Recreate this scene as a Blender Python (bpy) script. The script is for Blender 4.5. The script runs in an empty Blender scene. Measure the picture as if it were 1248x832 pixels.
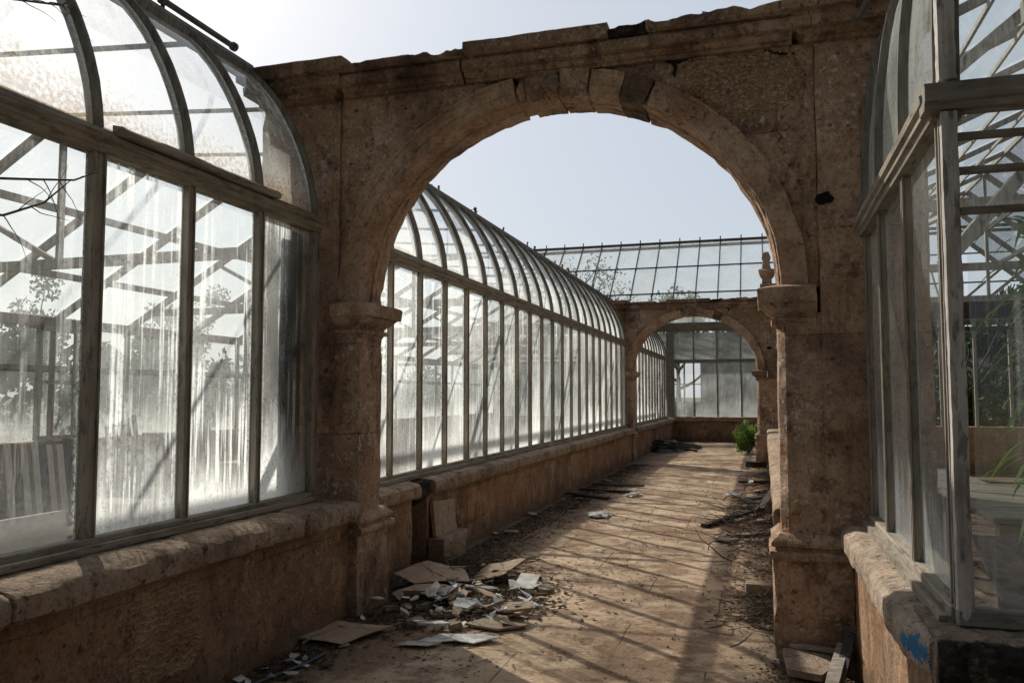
import bpy, bmesh, math, random
from mathutils import Vector, Matrix, noise
R = math.radians
random.seed(7)
scene = bpy.context.scene
C = scene.collection

# ------------------------------------------------------------------ materials
class NT:
    def __init__(s, name):
        s.m = bpy.data.materials.new(name); s.m.use_nodes = True
        s.t = s.m.node_tree; s.t.nodes.clear()
        s.out = s.t.nodes.new('ShaderNodeOutputMaterial')
        s.tc = s.t.nodes.new('ShaderNodeTexCoord')
    def n(s, typ, **kw):
        nd = s.t.nodes.new(typ)
        for k, v in kw.items():
            if k.startswith('i_'):
                s.put(nd, k[2:], v)
            else: setattr(nd, k, v)
        return nd
    def put(s, nd, key, v):
        key = int(key) if str(key).isdigit() else key
        inp = nd.inputs[key]
        if isinstance(v, bpy.types.NodeSocket): s.t.links.new(v, inp)
        else:
            if isinstance(v, (tuple, list)) and len(v) == 3 and inp.type == 'RGBA': v = (*v, 1)
            inp.default_value = v
    def math(s, op, a, b=0.0, clamp=False):
        nd = s.n('ShaderNodeMath', operation=op); nd.use_clamp = clamp
        s.put(nd, 0, a); s.put(nd, 1, b); return nd.outputs[0]
    def mapr(s, v, a, b, c=0.0, d=1.0):
        nd = s.n('ShaderNodeMapRange'); nd.interpolation_type = 'SMOOTHSTEP'
        for i, x in enumerate((v, a, b, c, d)): s.put(nd, i, x)
        return nd.outputs[0]
    def mapping(s, vec, scale=(1, 1, 1), loc=(0, 0, 0)):
        nd = s.n('ShaderNodeMapping'); s.put(nd, 'Vector', vec); s.put(nd, 'Scale', scale); s.put(nd, 'Location', loc)
        return nd.outputs[0]
    def noise(s, vec, scale, detail=4, rough=.6, dist=0):
        nd = s.n('ShaderNodeTexNoise'); s.put(nd, 'Vector', vec); s.put(nd, 'Scale', scale)
        s.put(nd, 'Detail', detail); s.put(nd, 'Roughness', rough); s.put(nd, 'Distortion', dist)
        return nd.outputs['Fac']
    def voro(s, vec, scale, feat='F1'):
        nd = s.n('ShaderNodeTexVoronoi'); nd.feature = feat; s.put(nd, 'Vector', vec); s.put(nd, 'Scale', scale)
        return nd.outputs['Distance']
    def mix(s, f, a, b, blend='MIX'):
        nd = s.n('ShaderNodeMix', data_type='RGBA', blend_type=blend)
        s.put(nd, 0, f); s.put(nd, 6, a); s.put(nd, 7, b); return nd.outputs[2]
    def mixs(s, f, a, b):
        nd = s.n('ShaderNodeMixShader'); s.put(nd, 0, f); s.put(nd, 1, a); s.put(nd, 2, b); return nd.outputs[0]
    def bump(s, h, strength=.5, dist=.02, normal=None):
        nd = s.n('ShaderNodeBump'); s.put(nd, 'Height', h); s.put(nd, 'Strength', strength); s.put(nd, 'Distance', dist)
        if normal is not None: s.put(nd, 'Normal', normal)
        return nd.outputs[0]
    def sep(s, v):
        nd = s.n('ShaderNodeSeparateXYZ'); s.put(nd, 0, v); return nd.outputs
    def comb(s, x, y, z):
        nd = s.n('ShaderNodeCombineXYZ'); s.put(nd, 0, x); s.put(nd, 1, y); s.put(nd, 2, z); return nd.outputs[0]
    def princ(s, col, rough=.9, normal=None, spec=.25, metal=0.0):
        nd = s.n('ShaderNodeBsdfPrincipled')
        s.put(nd, 'Base Color', col); s.put(nd, 'Roughness', rough); s.put(nd, 'Specular IOR Level', spec); s.put(nd, 'Metallic', metal)
        if normal is not None: s.put(nd, 'Normal', normal)
        return nd.outputs[0]
    def done(s, sh): s.t.links.new(sh, s.out.inputs[0]); return s.m

def vscale(t, v, k):
    nd = t.n('ShaderNodeVectorMath', operation='SCALE'); t.put(nd, 0, v); t.put(nd, 'Scale', k); return nd.outputs[0]
def vadd(t, a, b):
    nd = t.n('ShaderNodeVectorMath', operation='ADD'); t.put(nd, 0, a); t.put(nd, 1, b); return nd.outputs[0]

def stone(name, a, b, dark=.45, joints=None, lichen=.5, rust=.5, soot=0.0, bumpk=1.0, blue=None, lowdirt=0.0, worm=False, soot_y=None, comb=False):
    t = NT(name); g = t.n('ShaderNodeNewGeometry').outputs['Position']; p = g
    def off(x, y, z): return t.mapping(p, loc=(x, y, z))
    big = t.noise(p, 1.1, 6, .62, .3); mid = t.noise(p, 5, 8, .68, .5); fine = t.noise(p, 42, 6, .72); med = t.noise(off(3, 9, 2), 14, 7, .7)
    col = t.mix(t.mapr(mid, .32, .68), a, b)
    # blocks of differing tone with faint joints
    h = t.math('ADD', t.math('MULTIPLY', fine, .3), t.math('ADD', mid, t.math('MULTIPLY', med, .5)))
    if joints:
        w, hh = joints
        s = t.sep(p); v = t.comb(t.math('ADD', s[0], s[1]), s[2], 0.0)
        v = vadd(t, v, vscale(t, t.comb(t.math('SUBTRACT', t.noise(p, 3, 4), .5), t.math('SUBTRACT', t.noise(off(7, 3, 1), 3, 4), .5), 0.0), .045))
        br = t.n('ShaderNodeTexBrick'); t.put(br, 'Vector', v); t.put(br, 'Scale', 1.0)
        t.put(br, 'Brick Width', w); t.put(br, 'Row Height', hh); t.put(br, 'Mortar Size', .004); t.put(br, 'Mortar Smooth', .6)
        t.put(br, 'Color1', (.58, .55, .54)); t.put(br, 'Color2', (1.25, 1.17, 1.08)); t.put(br, 'Mortar', (.5, .47, .44))
        jm = t.mapr(t.noise(off(1, 1, 8), 1.7, 3), .38, .6)
        col = t.mix(t.math('ADD', .45, t.math('MULTIPLY', jm, .5)), col, t.mix(1.0, col, br.outputs['Color'], 'MULTIPLY'))
        h = t.math('SUBTRACT', h, t.math('MULTIPLY', t.math('MULTIPLY', br.outputs['Fac'], jm), .5))
    # paler, rougher zones where the skin of the stone has flaked off
    fl = t.mapr(t.math('ADD', t.noise(off(8, 2, 5), 1.9, 7, .68, .6), t.math('MULTIPLY', t.math('SUBTRACT', med, .5), .25)), .56, .585)
    col = t.mix(t.math('MULTIPLY', fl, .45), col, tuple(min(1, x * 1.25) for x in b))
    h = t.math('SUBTRACT', h, t.math('MULTIPLY', fl, .55)); h = t.math('ADD', h, t.math('MULTIPLY', t.math('MULTIPLY', fl, t.noise(off(2, 6, 1), 24, 5, .7)), .9))
    # drip stains, dark patina and purple-brown bloom
    st = t.noise(t.mapping(p, (5, 5, 1.3)), 1.0, 7, .7, .4)
    col = t.mix(t.math('MULTIPLY', t.mapr(st, .48, .72), dark), col, (.04, .028, .022))
    col = t.mix(t.math('MULTIPLY', t.mapr(big, .50, .68), dark), col, (.075, .047, .038))
    col = t.mix(t.math('MULTIPLY', t.mapr(t.noise(off(5, 5, 5), 3.4, 7, .7), .54, .66), dark * .9), col, (.045, .028, .022))
    if rust: col = t.mix(t.math('MULTIPLY', t.mapr(t.noise(off(9, 1, 4), 2.1, 5), .52, .72), rust), col, (.27, .125, .052))
    pit = t.mapr(fine, .38, .5); pit2 = t.mapr(t.noise(off(4, 4, 7), 19, 6, .75), .30, .42)
    col = t.mix(t.math('MULTIPLY', t.math('SUBTRACT', 1.0, pit), .4), col, (.03, .022, .018))
    col = t.mix(t.math('MULTIPLY', t.math('SUBTRACT', 1.0, pit2), .6), col, (.03, .020, .016)); h = t.math('ADD', h, t.math('MULTIPLY', pit2, .5))
    if lichen:
        reg = t.mapr(t.noise(off(2, 7, 7), 1.6, 4), .45, .60)
        lm = t.math('MULTIPLY', t.mapr(t.noise(off(6, 3, 3), 24, 8, .78), .555, .60), reg)
        lm2 = t.math('MULTIPLY', t.mapr(t.noise(off(3, 8, 6), 8, 8, .74, .5), .575, .63), reg)
        col = t.mix(t.math('MULTIPLY', t.math('MAXIMUM', lm, t.math('MULTIPLY', lm2, .8)), lichen), col, (.62, .58, .54))
    if soot:
        sm = t.math('MULTIPLY', t.mapr(t.noise(p, 6, 6, .7), .30, .5), soot)
        if soot_y is not None: sm = t.math('MULTIPLY', sm, t.mapr(t.math('ADD', t.sep(p)[1], t.math('MULTIPLY', t.math('SUBTRACT', mid, .5), .09)), soot_y, soot_y + .02, 1, 0))
        col = t.mix(sm, col, (.016, .014, .013))
    if lowdirt:
        s = t.sep(p); m = t.math('MULTIPLY', t.mapr(t.math('ADD', s[2], t.math('MULTIPLY', t.math('SUBTRACT', mid, .5), .5)), .0, .32, 1, 0), lowdirt)
        col = t.mix(m, col, (.075, .055, .042))
    if blue:
        s = t.n('ShaderNodeVectorMath', operation='DISTANCE'); t.put(s, 0, t.mapping(g, (1, .42, 1.5))); t.put(s, 1, (blue[0], blue[1] * .42, blue[2] * 1.5))
        dd = t.math('ADD', s.outputs['Value'], t.math('MULTIPLY', t.math('SUBTRACT', t.noise(p, 26, 7, .8), .5), .24))
        col = t.mix(t.mapr(dd, .045, .052, 1, 0), col, (.05, .18, .34))
    if comb:       # horizontal tooling marks
        s = t.sep(p); wv = t.math('SINE', t.math('ADD', t.math('MULTIPLY', s[2], 190.0), t.math('MULTIPLY', t.noise(p, 9, 5, .7), 26.0)))
        wm = t.mapr(wv, -.4, .8); h = t.math('ADD', h, t.math('MULTIPLY', wm, .55)); col = t.mix(t.math('MULTIPLY', t.math('SUBTRACT', 1.0, wm), .38), col, (.09, .055, .035))
    if worm:
        q = vadd(t, p, vscale(t, t.comb(t.math('SUBTRACT', t.noise(p, 14, 3), .5), t.math('SUBTRACT', t.noise(off(4, 4, 4), 14, 3), .5), t.math('SUBTRACT', t.noise(off(1, 9, 4), 14, 3), .5)), .09))
        vd = t.voro(t.mapping(q, (1, 1, 1.5)), 24, 'DISTANCE_TO_EDGE')
        col = t.mix(t.mapr(vd, .01, .12, .42, 0), col, (.09, .055, .03)); h = t.math('ADD', h, t.mapr(vd, .0, .2, 0, .5))  # grooves darkened in the colour to stand for their shade
    nrm = t.bump(h, .85 * bumpk, .028)
    nrm = t.bump(fine, .35 * bumpk, .006, nrm)
    return t.done(t.princ(col, .93, nrm, .12))

SA, SB = (.37, .245, .165), (.54, .395, .29)
M = {}
M['ashlar'] = stone('sandstone_ashlar', SA, SB, .66, joints=(.92, .66), lichen=.95, rust=.35, lowdirt=.4)
M['stone'] = stone('sandstone', SA, SB, .6, lichen=.5, rust=.4)
M['ring'] = stone('sandstone_arch_ring', (.39, .255, .168), (.55, .40, .29), .45, lichen=.35, rust=.55)
M['cornice'] = stone('sandstone_cornice', (.26, .175, .12), (.43, .31, .22), .8, joints=(.62, 3.1), lichen=.5, rust=.2)
M['rustic'] = stone('sandstone_rustic', (.46, .30, .185), (.56, .39, .255), .2, lichen=.4, rust=.5, worm=True)
M['wallstone'] = stone('low_wall_stone', (.31, .195, .12), (.43, .29, .19), .5, joints=(.95, .62), lichen=.25, rust=.5, lowdirt=.6)
M['tooled'] = stone('tooled_block', (.40, .26, .16), (.50, .345, .225), .35, lichen=.25, rust=.4, comb=True)
M['sill'] = stone('sill_stone', (.28, .20, .14), (.42, .32, .235), .55, lichen=.45, rust=.15, bumpk=1.2)
M['sill_blue'] = stone('sill_stone_painted', (.36, .28, .21), (.52, .42, .33), .4, lichen=.35, rust=.15, bumpk=1.2, blue=(.465, 3.07, .755))
M['soot'] = stone('sooty_stone', (.07, .055, .045), (.12, .095, .075), .8, lichen=.1, rust=0, soot=.9)
M['sooty_sill'] = stone('soot_faced_sill', (.24, .18, .13), (.36, .28, .21), .5, lichen=.4, rust=.15, soot=.93, soot_y=2.905, bumpk=1.4)
M['darkstone'] = stone('blackened_voussoir', (.20, .14, .10), (.30, .215, .155), .8, lichen=.3, rust=.2, soot=.4)
M['hole_shade'] = stone('painted_hole_shade', (.012, .009, .008), (.02, .015, .012), .3, lichen=0, rust=0)  # near-black colour for the shade inside cracks and the dowel hole
M['tile'] = stone('pale_tile', (.36, .28, .21), (.42, .34, .26), .2, lichen=.1, rust=.2)
M['brick'] = stone('rubble', (.25, .19, .14), (.40, .32, .24), .4, lichen=.2, rust=.3)

def wood(name, a, b, dark=(.03, .026, .022), flake=.5, axis='z', pitch=1.0, rust=.25, rough=.85):
    t = NT(name); p = t.tc.outputs['Object']
    sc = {'z': (30, 30, 2.2), 'y': (30, 2.2, 30), 'x': (2.2, 30, 30)}[axis]
    gr = t.noise(t.mapping(p, sc), 1.0, 6, .7); big = t.noise(p, 3.5, 5, .65); sp = t.noise(t.mapping(p, tuple(x * .45 + 3 for x in sc)), 1.6, 6, .7)
    col = t.mix(t.mapr(gr, .35, .65), a, b)
    col = t.mix(t.math('MULTIPLY', t.mapr(sp, .52, .62), flake), col, dark)
    col = t.mix(t.math('MULTIPLY', t.mapr(big, .5, .75), .55), col, (.10, .085, .068))
    if rust: col = t.mix(t.math('MULTIPLY', t.mapr(t.noise(p, 6, 4), .58, .7), rust), col, (.20, .11, .055))
    n = t.bump(t.math('ADD', gr, t.math('MULTIPLY', sp, .8)), .5, .006)
    return t.done(t.princ(col, rough, n, .2))
M['frame'] = wood('weathered_frame_paint', (.22, .198, .16), (.34, .308, .255))
M['frame_y'] = wood('weathered_frame_paint_rail', (.19, .165, .13), (.32, .285, .23), axis='y', rust=.35)
M['frame_x'] = wood('weathered_frame_paint_cross', (.18, .162, .138), (.29, .268, .23), axis='x', rust=.35)
M['rib'] = wood('weathered_rib_paint', (.15, .142, .125), (.24, .228, .20), flake=.35, rust=.1)
M['frame_pale'] = wood('pale_flaking_post', (.34, .32, .31), (.52, .50, .48), flake=.6, rust=.5)
M['iron'] = wood('dull_iron', (.07, .068, .065), (.14, .135, .13), flake=.3, rust=.45, rough=.6)
M['rafter'] = wood('rafter_paint', (.25, .235, .21), (.40, .38, .34), flake=.35, rust=.2)
M['plank_dark'] = wood('dark_old_plank', (.045, .042, .045), (.08, .075, .075), flake=.4)
M['plank_white'] = wood('whitewashed_plank', (.50, .48, .43), (.64, .62, .57), flake=.3)
M['plank_brown'] = wood('brown_plank', (.17, .11, .07), (.26, .18, .12), flake=.4)
M['plank_grey'] = wood('grey_plank', (.20, .18, .155), (.33, .30, .26), flake=.4, axis='x')
M['charred'] = wood('charred_wood', (.018, .016, .015), (.045, .04, .036), flake=.5)
M['greenwood'] = wood('casement_paint', (.30, .31, .26), (.40, .40, .34), flake=.35, rust=.3)
M['bark'] = wood('bark', (.07, .055, .042), (.14, .115, .09), flake=.5)

def glass(name, film=.18, streak=.6, bottom=.8, edge=.5, tint=(.96, .98, .97), dirtcol=(.92, .965, .96), thr=(.50, .66), gloss=.09, sy=1.0, fwd=1.75, rustdirt=0.0, maxd=.93):
    t = NT(name); ob = t.tc.outputs['Object']; gen = t.sep(t.tc.outputs['Generated'])
    oi = t.n('ShaderNodeObjectInfo'); rnd = oi.outputs['Random']; oc = t.n('ShaderNodeSeparateColor'); t.put(oc, 0, oi.outputs['Color']); kS, kB, kF = oc.outputs
    off = t.math('MULTIPLY', rnd, 91.0)
    p = vadd(t, ob, t.comb(off, off, off))
    vert = t.noise(t.mapping(p, (16 * sy, 16 * sy, .55)), 1.0, 5, .62)
    vert2 = t.noise(t.mapping(p, (48 * sy, 48 * sy, 1.6)), 1.0, 4, .6)
    blot = t.noise(p, 1.5, 5, .62, .6); speck = t.noise(p, 40, 7, .75)
    # brushed lime: streak gated by blotches
    gate = t.mapr(blot, .36, .62)
    s1 = t.math('MULTIPLY', t.mapr(t.math('ADD', t.math('MULTIPLY', vert, .65), t.math('MULTIPLY', vert2, .35)), thr[0], thr[1]), gate)
    zz = gen[2]
    rag = t.math('ADD', zz, t.math('MULTIPLY', t.math('SUBTRACT', vert, .5), .42))
    rag = t.math('ADD', rag, t.math('MULTIPLY', t.math('SUBTRACT', speck, .5), .14))
    rag = t.math('ADD', rag, t.math('MULTIPLY', t.math('SUBTRACT', rnd, .5), .16))
    rag = t.math('ADD', rag, t.math('MULTIPLY', t.math('SUBTRACT', blot, .5), .5))
    bot = t.math('MULTIPLY', t.math('MULTIPLY', t.mapr(rag, .02, .30, 1, 0), bottom), kB)
    ey = t.math('MULTIPLY', t.math('ABSOLUTE', t.math('SUBTRACT', gen[1], .5)), 2.0)
    ez = t.math('MULTIPLY', t.math('ABSOLUTE', t.math('SUBTRACT', gen[2], .5)), 2.0)
    ed = t.math('MULTIPLY', t.mapr(t.math('ADD', ey, t.math('MULTIPLY', t.math('SUBTRACT', speck, .5), .35)), .82, 1.0), edge)
    d = t.math('MAXIMUM', t.math('MULTIPLY', t.math('MULTIPLY', s1, streak), kS), bot)
    d = t.math('MAXIMUM', d, ed)
    haze = t.math('MULTIPLY', t.mapr(t.noise(p, .9, 3), .3, .7, .45, 1.5), film)
    haze = t.math('MULTIPLY', haze, kF)
    d = t.math('ADD', d, haze, True)
    d = t.math('MULTIPLY', d, t.mapr(t.math('ADD', speck, t.math('MULTIPLY', t.math('SUBTRACT', blot, .5), .3)), .34, .56, .5, 1.0))
    d = t.math('MINIMUM', d, maxd)
    dc = t.mix(t.mapr(speck, .45, .7), dirtcol, tuple(x * .82 for x in dirtcol))
    if rustdirt:
        rg = t.math('ADD', t.math('SUBTRACT', 1.0, zz), t.math('MULTIPLY', t.math('SUBTRACT', speck, .5), 1.2))
        dc = t.mix(t.math('MULTIPLY', t.mapr(rg, .75, 1.05), rustdirt), dc, (.36, .24, .12))
    tr = t.n('ShaderNodeBsdfTransparent'); t.put(tr, 0, (*tint, 1))
    gl = t.n('ShaderNodeBsdfGlossy'); t.put(gl, 0, (.9, .95, 1, 1)); t.put(gl, 'Roughness', .03)
    wav = t.bump(t.noise(p, 1.6, 2), .05, .05); t.put(gl, 'Normal', wav)
    lw = t.n('ShaderNodeLayerWeight'); t.put(lw, 'Blend', .25)
    fr = t.math('ADD', t.math('MULTIPLY', lw.outputs['Fresnel'], .55), gloss * .3)
    clear = t.mixs(fr, tr.outputs[0], gl.outputs[0])
    tl = t.n('ShaderNodeBsdfTranslucent'); t.put(tl, 0, vscale(t, dc, fwd))   # grime scatters mostly forward
    df = t.n('ShaderNodeBsdfDiffuse'); t.put(df, 0, dc)
    dirt = t.mixs(.30, tl.outputs[0], df.outputs[0])
    return t.done(t.mixs(d, clear, dirt))
M['g_near'] = glass('streaked_pane', .24, .95, 1.0, .45, thr=(.50, .60), maxd=.93, fwd=1.45, tint=(.86, .89, .89))
M['g_far'] = glass('milky_pane', .25, .6, .75, .6, thr=(.46, .64), maxd=.72, fwd=1.8, tint=(.92, .95, .95))
M['g_curve'] = glass('frosted_curved_pane', .17, .5, .5, .6, thr=(.46, .68), rustdirt=.95, sy=.6, maxd=.85, fwd=1.5)
M['g_curve_far'] = glass('frosted_far_curved_pane', .45, .6, .4, .6, thr=(.42, .64), rustdirt=.2, sy=.6, maxd=.85)
M['g_roof'] = glass('roof_pane', .02, .12, .05, .1, thr=(.55, .75), gloss=.04)
M['g_roofb'] = glass('hazy_roof_pane', .07, .25, .1, .2, thr=(.52, .7))
M['g_back'] = glass('back_pane', .10, .35, .35, .2, thr=(.52, .7))
M['g_right'] = glass('lightly_dirty_pane', .07, .38, .5, .2, thr=(.52, .70))
M['g_rcurve'] = glass('grey_curved_pane', .68, .6, .4, .5, thr=(.42, .62), dirtcol=(.60, .62, .60), sy=.6)
M['g_endr'] = glass('reflecting_end_pane', .015, .2, .06, .2, thr=(.52, .72), gloss=.35)
M['g_clear'] = glass('clear_pane', .03, .10, .12, .1, thr=(.55, .75))
M['g_eroof'] = glass('hazy_far_roof_pane', .30, .35, .4, .4, thr=(.46, .7), fwd=3.2)
M['g_end'] = glass('far_pane', .09, .3, .3, .25, thr=(.48, .7), fwd=2.4)

def plain(name, col, var=.3, rough=.8, scale=9, spec=.3, trans=0.0, bump=.3):
    t = NT(name); p = t.tc.outputs['Object']; rnd = t.n('ShaderNodeObjectInfo').outputs['Random']
    p = vadd(t, p, t.comb(t.math('MULTIPLY', rnd, 40.0), 0.0, 0.0))
    n = t.noise(p, scale, 6, .65)
    c = t.mix(t.mapr(n, .3, .7), tuple(x * (1 - var) for x in col), tuple(min(1, x * (1 + var)) for x in col))
    c = t.mix(t.math('MULTIPLY', t.mapr(t.noise(p, scale * .4, 4), .52, .7), .5), c, tuple(x * .45 for x in col))
    sh = t.princ(c, rough, t.bump(n, bump, .01), spec)
    if trans:
        tl = t.n('ShaderNodeBsdfTranslucent'); t.put(tl, 0, tuple(min(1, x * 1.6) for x in col)); sh = t.mixs(trans, sh, tl.outputs[0])
    return t.done(sh)
M['cardboard'] = plain('cardboard', (.36, .26, .175), .2)
M['paper'] = plain('dirty_white_sheet', (.55, .53, .49), .35, .6, 14)
M['shard'] = plain('dusty_glass_shard', (.54, .54, .52), .35, .2, 14, .6)
M['shard_grey'] = plain('grey_shard', (.28, .28, .27), .3, .3, 14, .5)
M['whiteboard'] = plain('dull_white_board', (.46, .46, .44), .15, .7, 3)
M['greyboard'] = plain('grey_board', (.15, .15, .14), .2, .8, 3)
M['limewash'] = plain('old_limewash', (.30, .32, .29), .4, .95, 1.5)
M['pot'] = plain('maroon_paint', (.10, .045, .038), .3, .7, 4)
M['leaf'] = plain('bright_leaf', (.115, .19, .04), .5, .6, 30, .3, .45)
M['leaf_dark'] = plain('dark_leaf', (.035, .055, .025), .5, .7, 6, .25, .3)
M['leaf_mid'] = plain('mid_leaf', (.06, .095, .032), .5, .6, 6, .3, .4)
M['dead'] = plain('dead_leaves', (.085, .058, .04), .6, .95, 25, .1)
M['black'] = plain('black_tarpaulin', (.022, .021, .02), .4, .6, 8)
M['soil'] = plain('soil', (.13, .10, .075), .4, .95, 4, .1)
M['cable'] = plain('dark_blue_hose', (.03, .045, .065), .3, .5)
M['moss'] = plain('dark_moss', (.028, .030, .024), .5, .95, 40, .1)
M['grass'] = plain('dry_field', (.11, .11, .06), .4, .95, .6, .1)

def floor_mat():
    t = NT('earthy_flagstones'); p = t.n('ShaderNodeNewGeometry').outputs['Position']
    big = t.noise(p, .8, 5, .6); mid = t.noise(p, 3.2, 6, .68, .5); fine = t.noise(p, 30, 6, .75); med = t.noise(p, 9, 6, .7)
    col = t.mix(t.mapr(mid, .32, .68), (.54, .395, .27), (.74, .575, .425))
    v = vadd(t, t.mapping(p, loc=(.35, .2, 0)), vscale(t, t.comb(t.math('SUBTRACT', t.noise(p, 4, 3), .5), t.math('SUBTRACT', t.noise(t.mapping(p, loc=(5, 5, 5)), 4, 3), .5), 0.0), .03))
    br = t.n('ShaderNodeTexBrick'); t.put(br, 'Vector', v); t.put(br, 'Scale', 1.0); t.put(br, 'Brick Width', 1.15); t.put(br, 'Row Height', .86)
    t.put(br, 'Mortar Size', .006); t.put(br, 'Mortar Smooth', .4)
    t.put(br, 'Color1', (.86, .84, .82)); t.put(br, 'Color2', (1.12, 1.1, 1.06)); t.put(br, 'Mortar', (.30, .26, .23))
    jm = t.mapr(big, .46, .60, 1.0, .0)
    col = t.mix(t.math('MULTIPLY', jm, .9), col, t.mix(1.0, col, br.outputs['Color'], 'MULTIPLY'))
    soil = t.mapr(t.math('ADD', t.math('MULTIPLY', mid, .6), t.math('MULTIPLY', t.noise(t.mapping(p, loc=(3, 8, 0)), 1.1, 5, .65), .6)), .535, .66)
    col = t.mix(t.math('MULTIPLY', soil, .72), col, (.17, .092, .052))
    col = t.mix(t.math('MULTIPLY', t.mapr(med, .51, .66), .55), col, (.13, .085, .055))
    col = t.mix(t.math('MULTIPLY', t.mapr(fine, .56, .68), .6), col, (.09, .065, .05))
    col = t.mix(t.math('MULTIPLY', t.mapr(t.noise(t.mapping(p, loc=(1, 2, 9)), 42, 4, .7), .62, .70), .6), col, (.55, .48, .40))
    # darker brown close to the walls
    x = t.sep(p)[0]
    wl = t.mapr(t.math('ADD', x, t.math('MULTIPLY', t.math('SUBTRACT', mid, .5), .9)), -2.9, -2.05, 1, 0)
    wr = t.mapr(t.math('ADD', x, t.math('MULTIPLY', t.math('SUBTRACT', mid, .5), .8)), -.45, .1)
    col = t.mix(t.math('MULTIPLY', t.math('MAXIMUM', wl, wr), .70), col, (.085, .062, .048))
    h = t.math('ADD', t.math('MULTIPLY', med, .7), t.math('MULTIPLY', fine, .45))
    h = t.math('SUBTRACT', h, t.math('MULTIPLY', t.math('MULTIPLY', br.outputs['Fac'], jm), .4))
    return t.done(t.princ(col, .9, t.bump(h, 1.0, .045), .15))
M['floor'] = floor_mat()

# ------------------------------------------------------------------ object helpers
def link(name, bm, mat, parent=None, smooth=35, loc=None):
    """one mesh object; vertices are in world space and are rebased on parent (and loc)"""
    me = bpy.data.meshes.new(name)
    base = Vector(parent_world(parent)) if parent else Vector((0, 0, 0))
    l = Vector(loc) if loc is not None else Vector((0, 0, 0))
    org = l if loc is not None else base
    bmesh.ops.translate(bm, verts=bm.verts, vec=-org)
    if smooth:
        bm.normal_update()
        lim = R(smooth)
        for e in bm.edges:
            if len(e.link_faces) == 2: e.smooth = e.calc_face_angle(3.0) < lim
        for f in bm.faces: f.smooth = True
    bm.to_mesh(me); bm.free()
    for m in (mat if isinstance(mat, list) else [mat]): me.materials.append(m)
    o = bpy.data.objects.new(name, me); C.objects.link(o)
    if parent:
        o.parent = parent; o.location = org - base
    else: o.location = org
    return o
def parent_world(p):
    v = Vector((0, 0, 0))
    while p: v += p.location; p = p.parent
    return v
def thing(name, label, cat, loc=(0, 0, 0), group=None):
    o = bpy.data.objects.new(name, None); o.empty_display_size = .2; C.objects.link(o); o.location = loc
    return tag(o, label, cat, group)
def tag(o, label, cat, group=None, kind=None):
    o['label'] = label; o['category'] = cat
    if group: o['group'] = group
    if kind: o['kind'] = kind
    return o
def inst(src, name, parent, world, mesh=None):
    """another part sharing src's mesh"""
    o = src.copy(); o.name = name; C.objects.link(o); o.parent = parent
    o.location = Vector(world) - parent_world(parent); return o
def dup_tree(o, parent=None):
    c = o.copy(); C.objects.link(c)
    if parent: c.parent = parent
    for ch in list(o.children): dup_tree(ch, c)
    return c

def fbm(p, f=1.0, o=3):
    return noise.fractal(Vector(p) * f, 1.0, 2.0, o)
def grid_box(bm, x0, x1, y0, y1, z0, z1, step=.1):
    """closed box with gridded faces"""
    if not isinstance(step, tuple): step = (step,) * 3
    def seg(a, b, s): n = max(1, round((b - a) / s)); return [a + (b - a) * i / n for i in range(n + 1)]
    X, Y, Z = seg(x0, x1, step[0]), seg(y0, y1, step[1]), seg(z0, z1, step[2]); cache = {}
    def v(i, j, k):
        q = (i, j, k)
        if q not in cache: cache[q] = bm.verts.new((X[i], Y[j], Z[k]))
        return cache[q]
    nx, ny, nz = len(X) - 1, len(Y) - 1, len(Z) - 1
    for i in range(nx):
        for k in range(nz):
            bm.faces.new((v(i, 0, k), v(i + 1, 0, k), v(i + 1, 0, k + 1), v(i, 0, k + 1)))
            bm.faces.new((v(i, ny, k + 1), v(i + 1, ny, k + 1), v(i + 1, ny, k), v(i, ny, k)))
    for j in range(ny):
        for k in range(nz):
            bm.faces.new((v(0, j, k + 1), v(0, j + 1, k + 1), v(0, j + 1, k), v(0, j, k)))
            bm.faces.new((v(nx, j, k), v(nx, j + 1, k), v(nx, j + 1, k + 1), v(nx, j, k + 1)))
    for i in range(nx):
        for j in range(ny):
            bm.faces.new((v(i, j, 0), v(i, j + 1, 0), v(i + 1, j + 1, 0), v(i + 1, j, 0)))
            bm.faces.new((v(i, j, nz), v(i + 1, j, nz), v(i + 1, j + 1, nz), v(i, j + 1, nz)))
    return list(cache.values())
def weather(bm, amp=.008, freq=4.0, chip=.02, seed=0, keep=None, fine=.003):
    """push vertices about with noise; convex edges lose chips"""
    bm.normal_update()
    off = Vector((seed * 13.7, seed * 5.1, seed * 9.3)); new = []
    for v in bm.verts:
        edge = max((e.calc_face_angle(0) for e in v.link_edges if len(e.link_faces) == 2), default=0) > .6
        n = v.normal; p = v.co + off
        d = amp * fbm(p, freq) + fine * fbm(p, freq * 6, 2)
        if edge:
            c = fbm(p, freq * 1.7, 3)
            d -= chip * max(0.0, c) + .003
        new.append(v.co + n * d)
    for v, q in zip(bm.verts, new):
        if keep is None or not keep(v.co): v.co = q
def box(bm, x0, x1, y0, y1, z0, z1, rot=None):
    vs = [bm.verts.new(p) for p in ((x0, y0, z0), (x1, y0, z0), (x1, y1, z0), (x0, y1, z0), (x0, y0, z1), (x1, y0, z1), (x1, y1, z1), (x0, y1, z1))]
    for f in ((3, 2, 1, 0), (4, 5, 6, 7), (0, 1, 5, 4), (1, 2, 6, 5), (2, 3, 7, 6), (3, 0, 4, 7)): bm.faces.new([vs[i] for i in f])
    if rot is not None:
        for v in vs: v.co = rot @ v.co
    return vs
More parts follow.
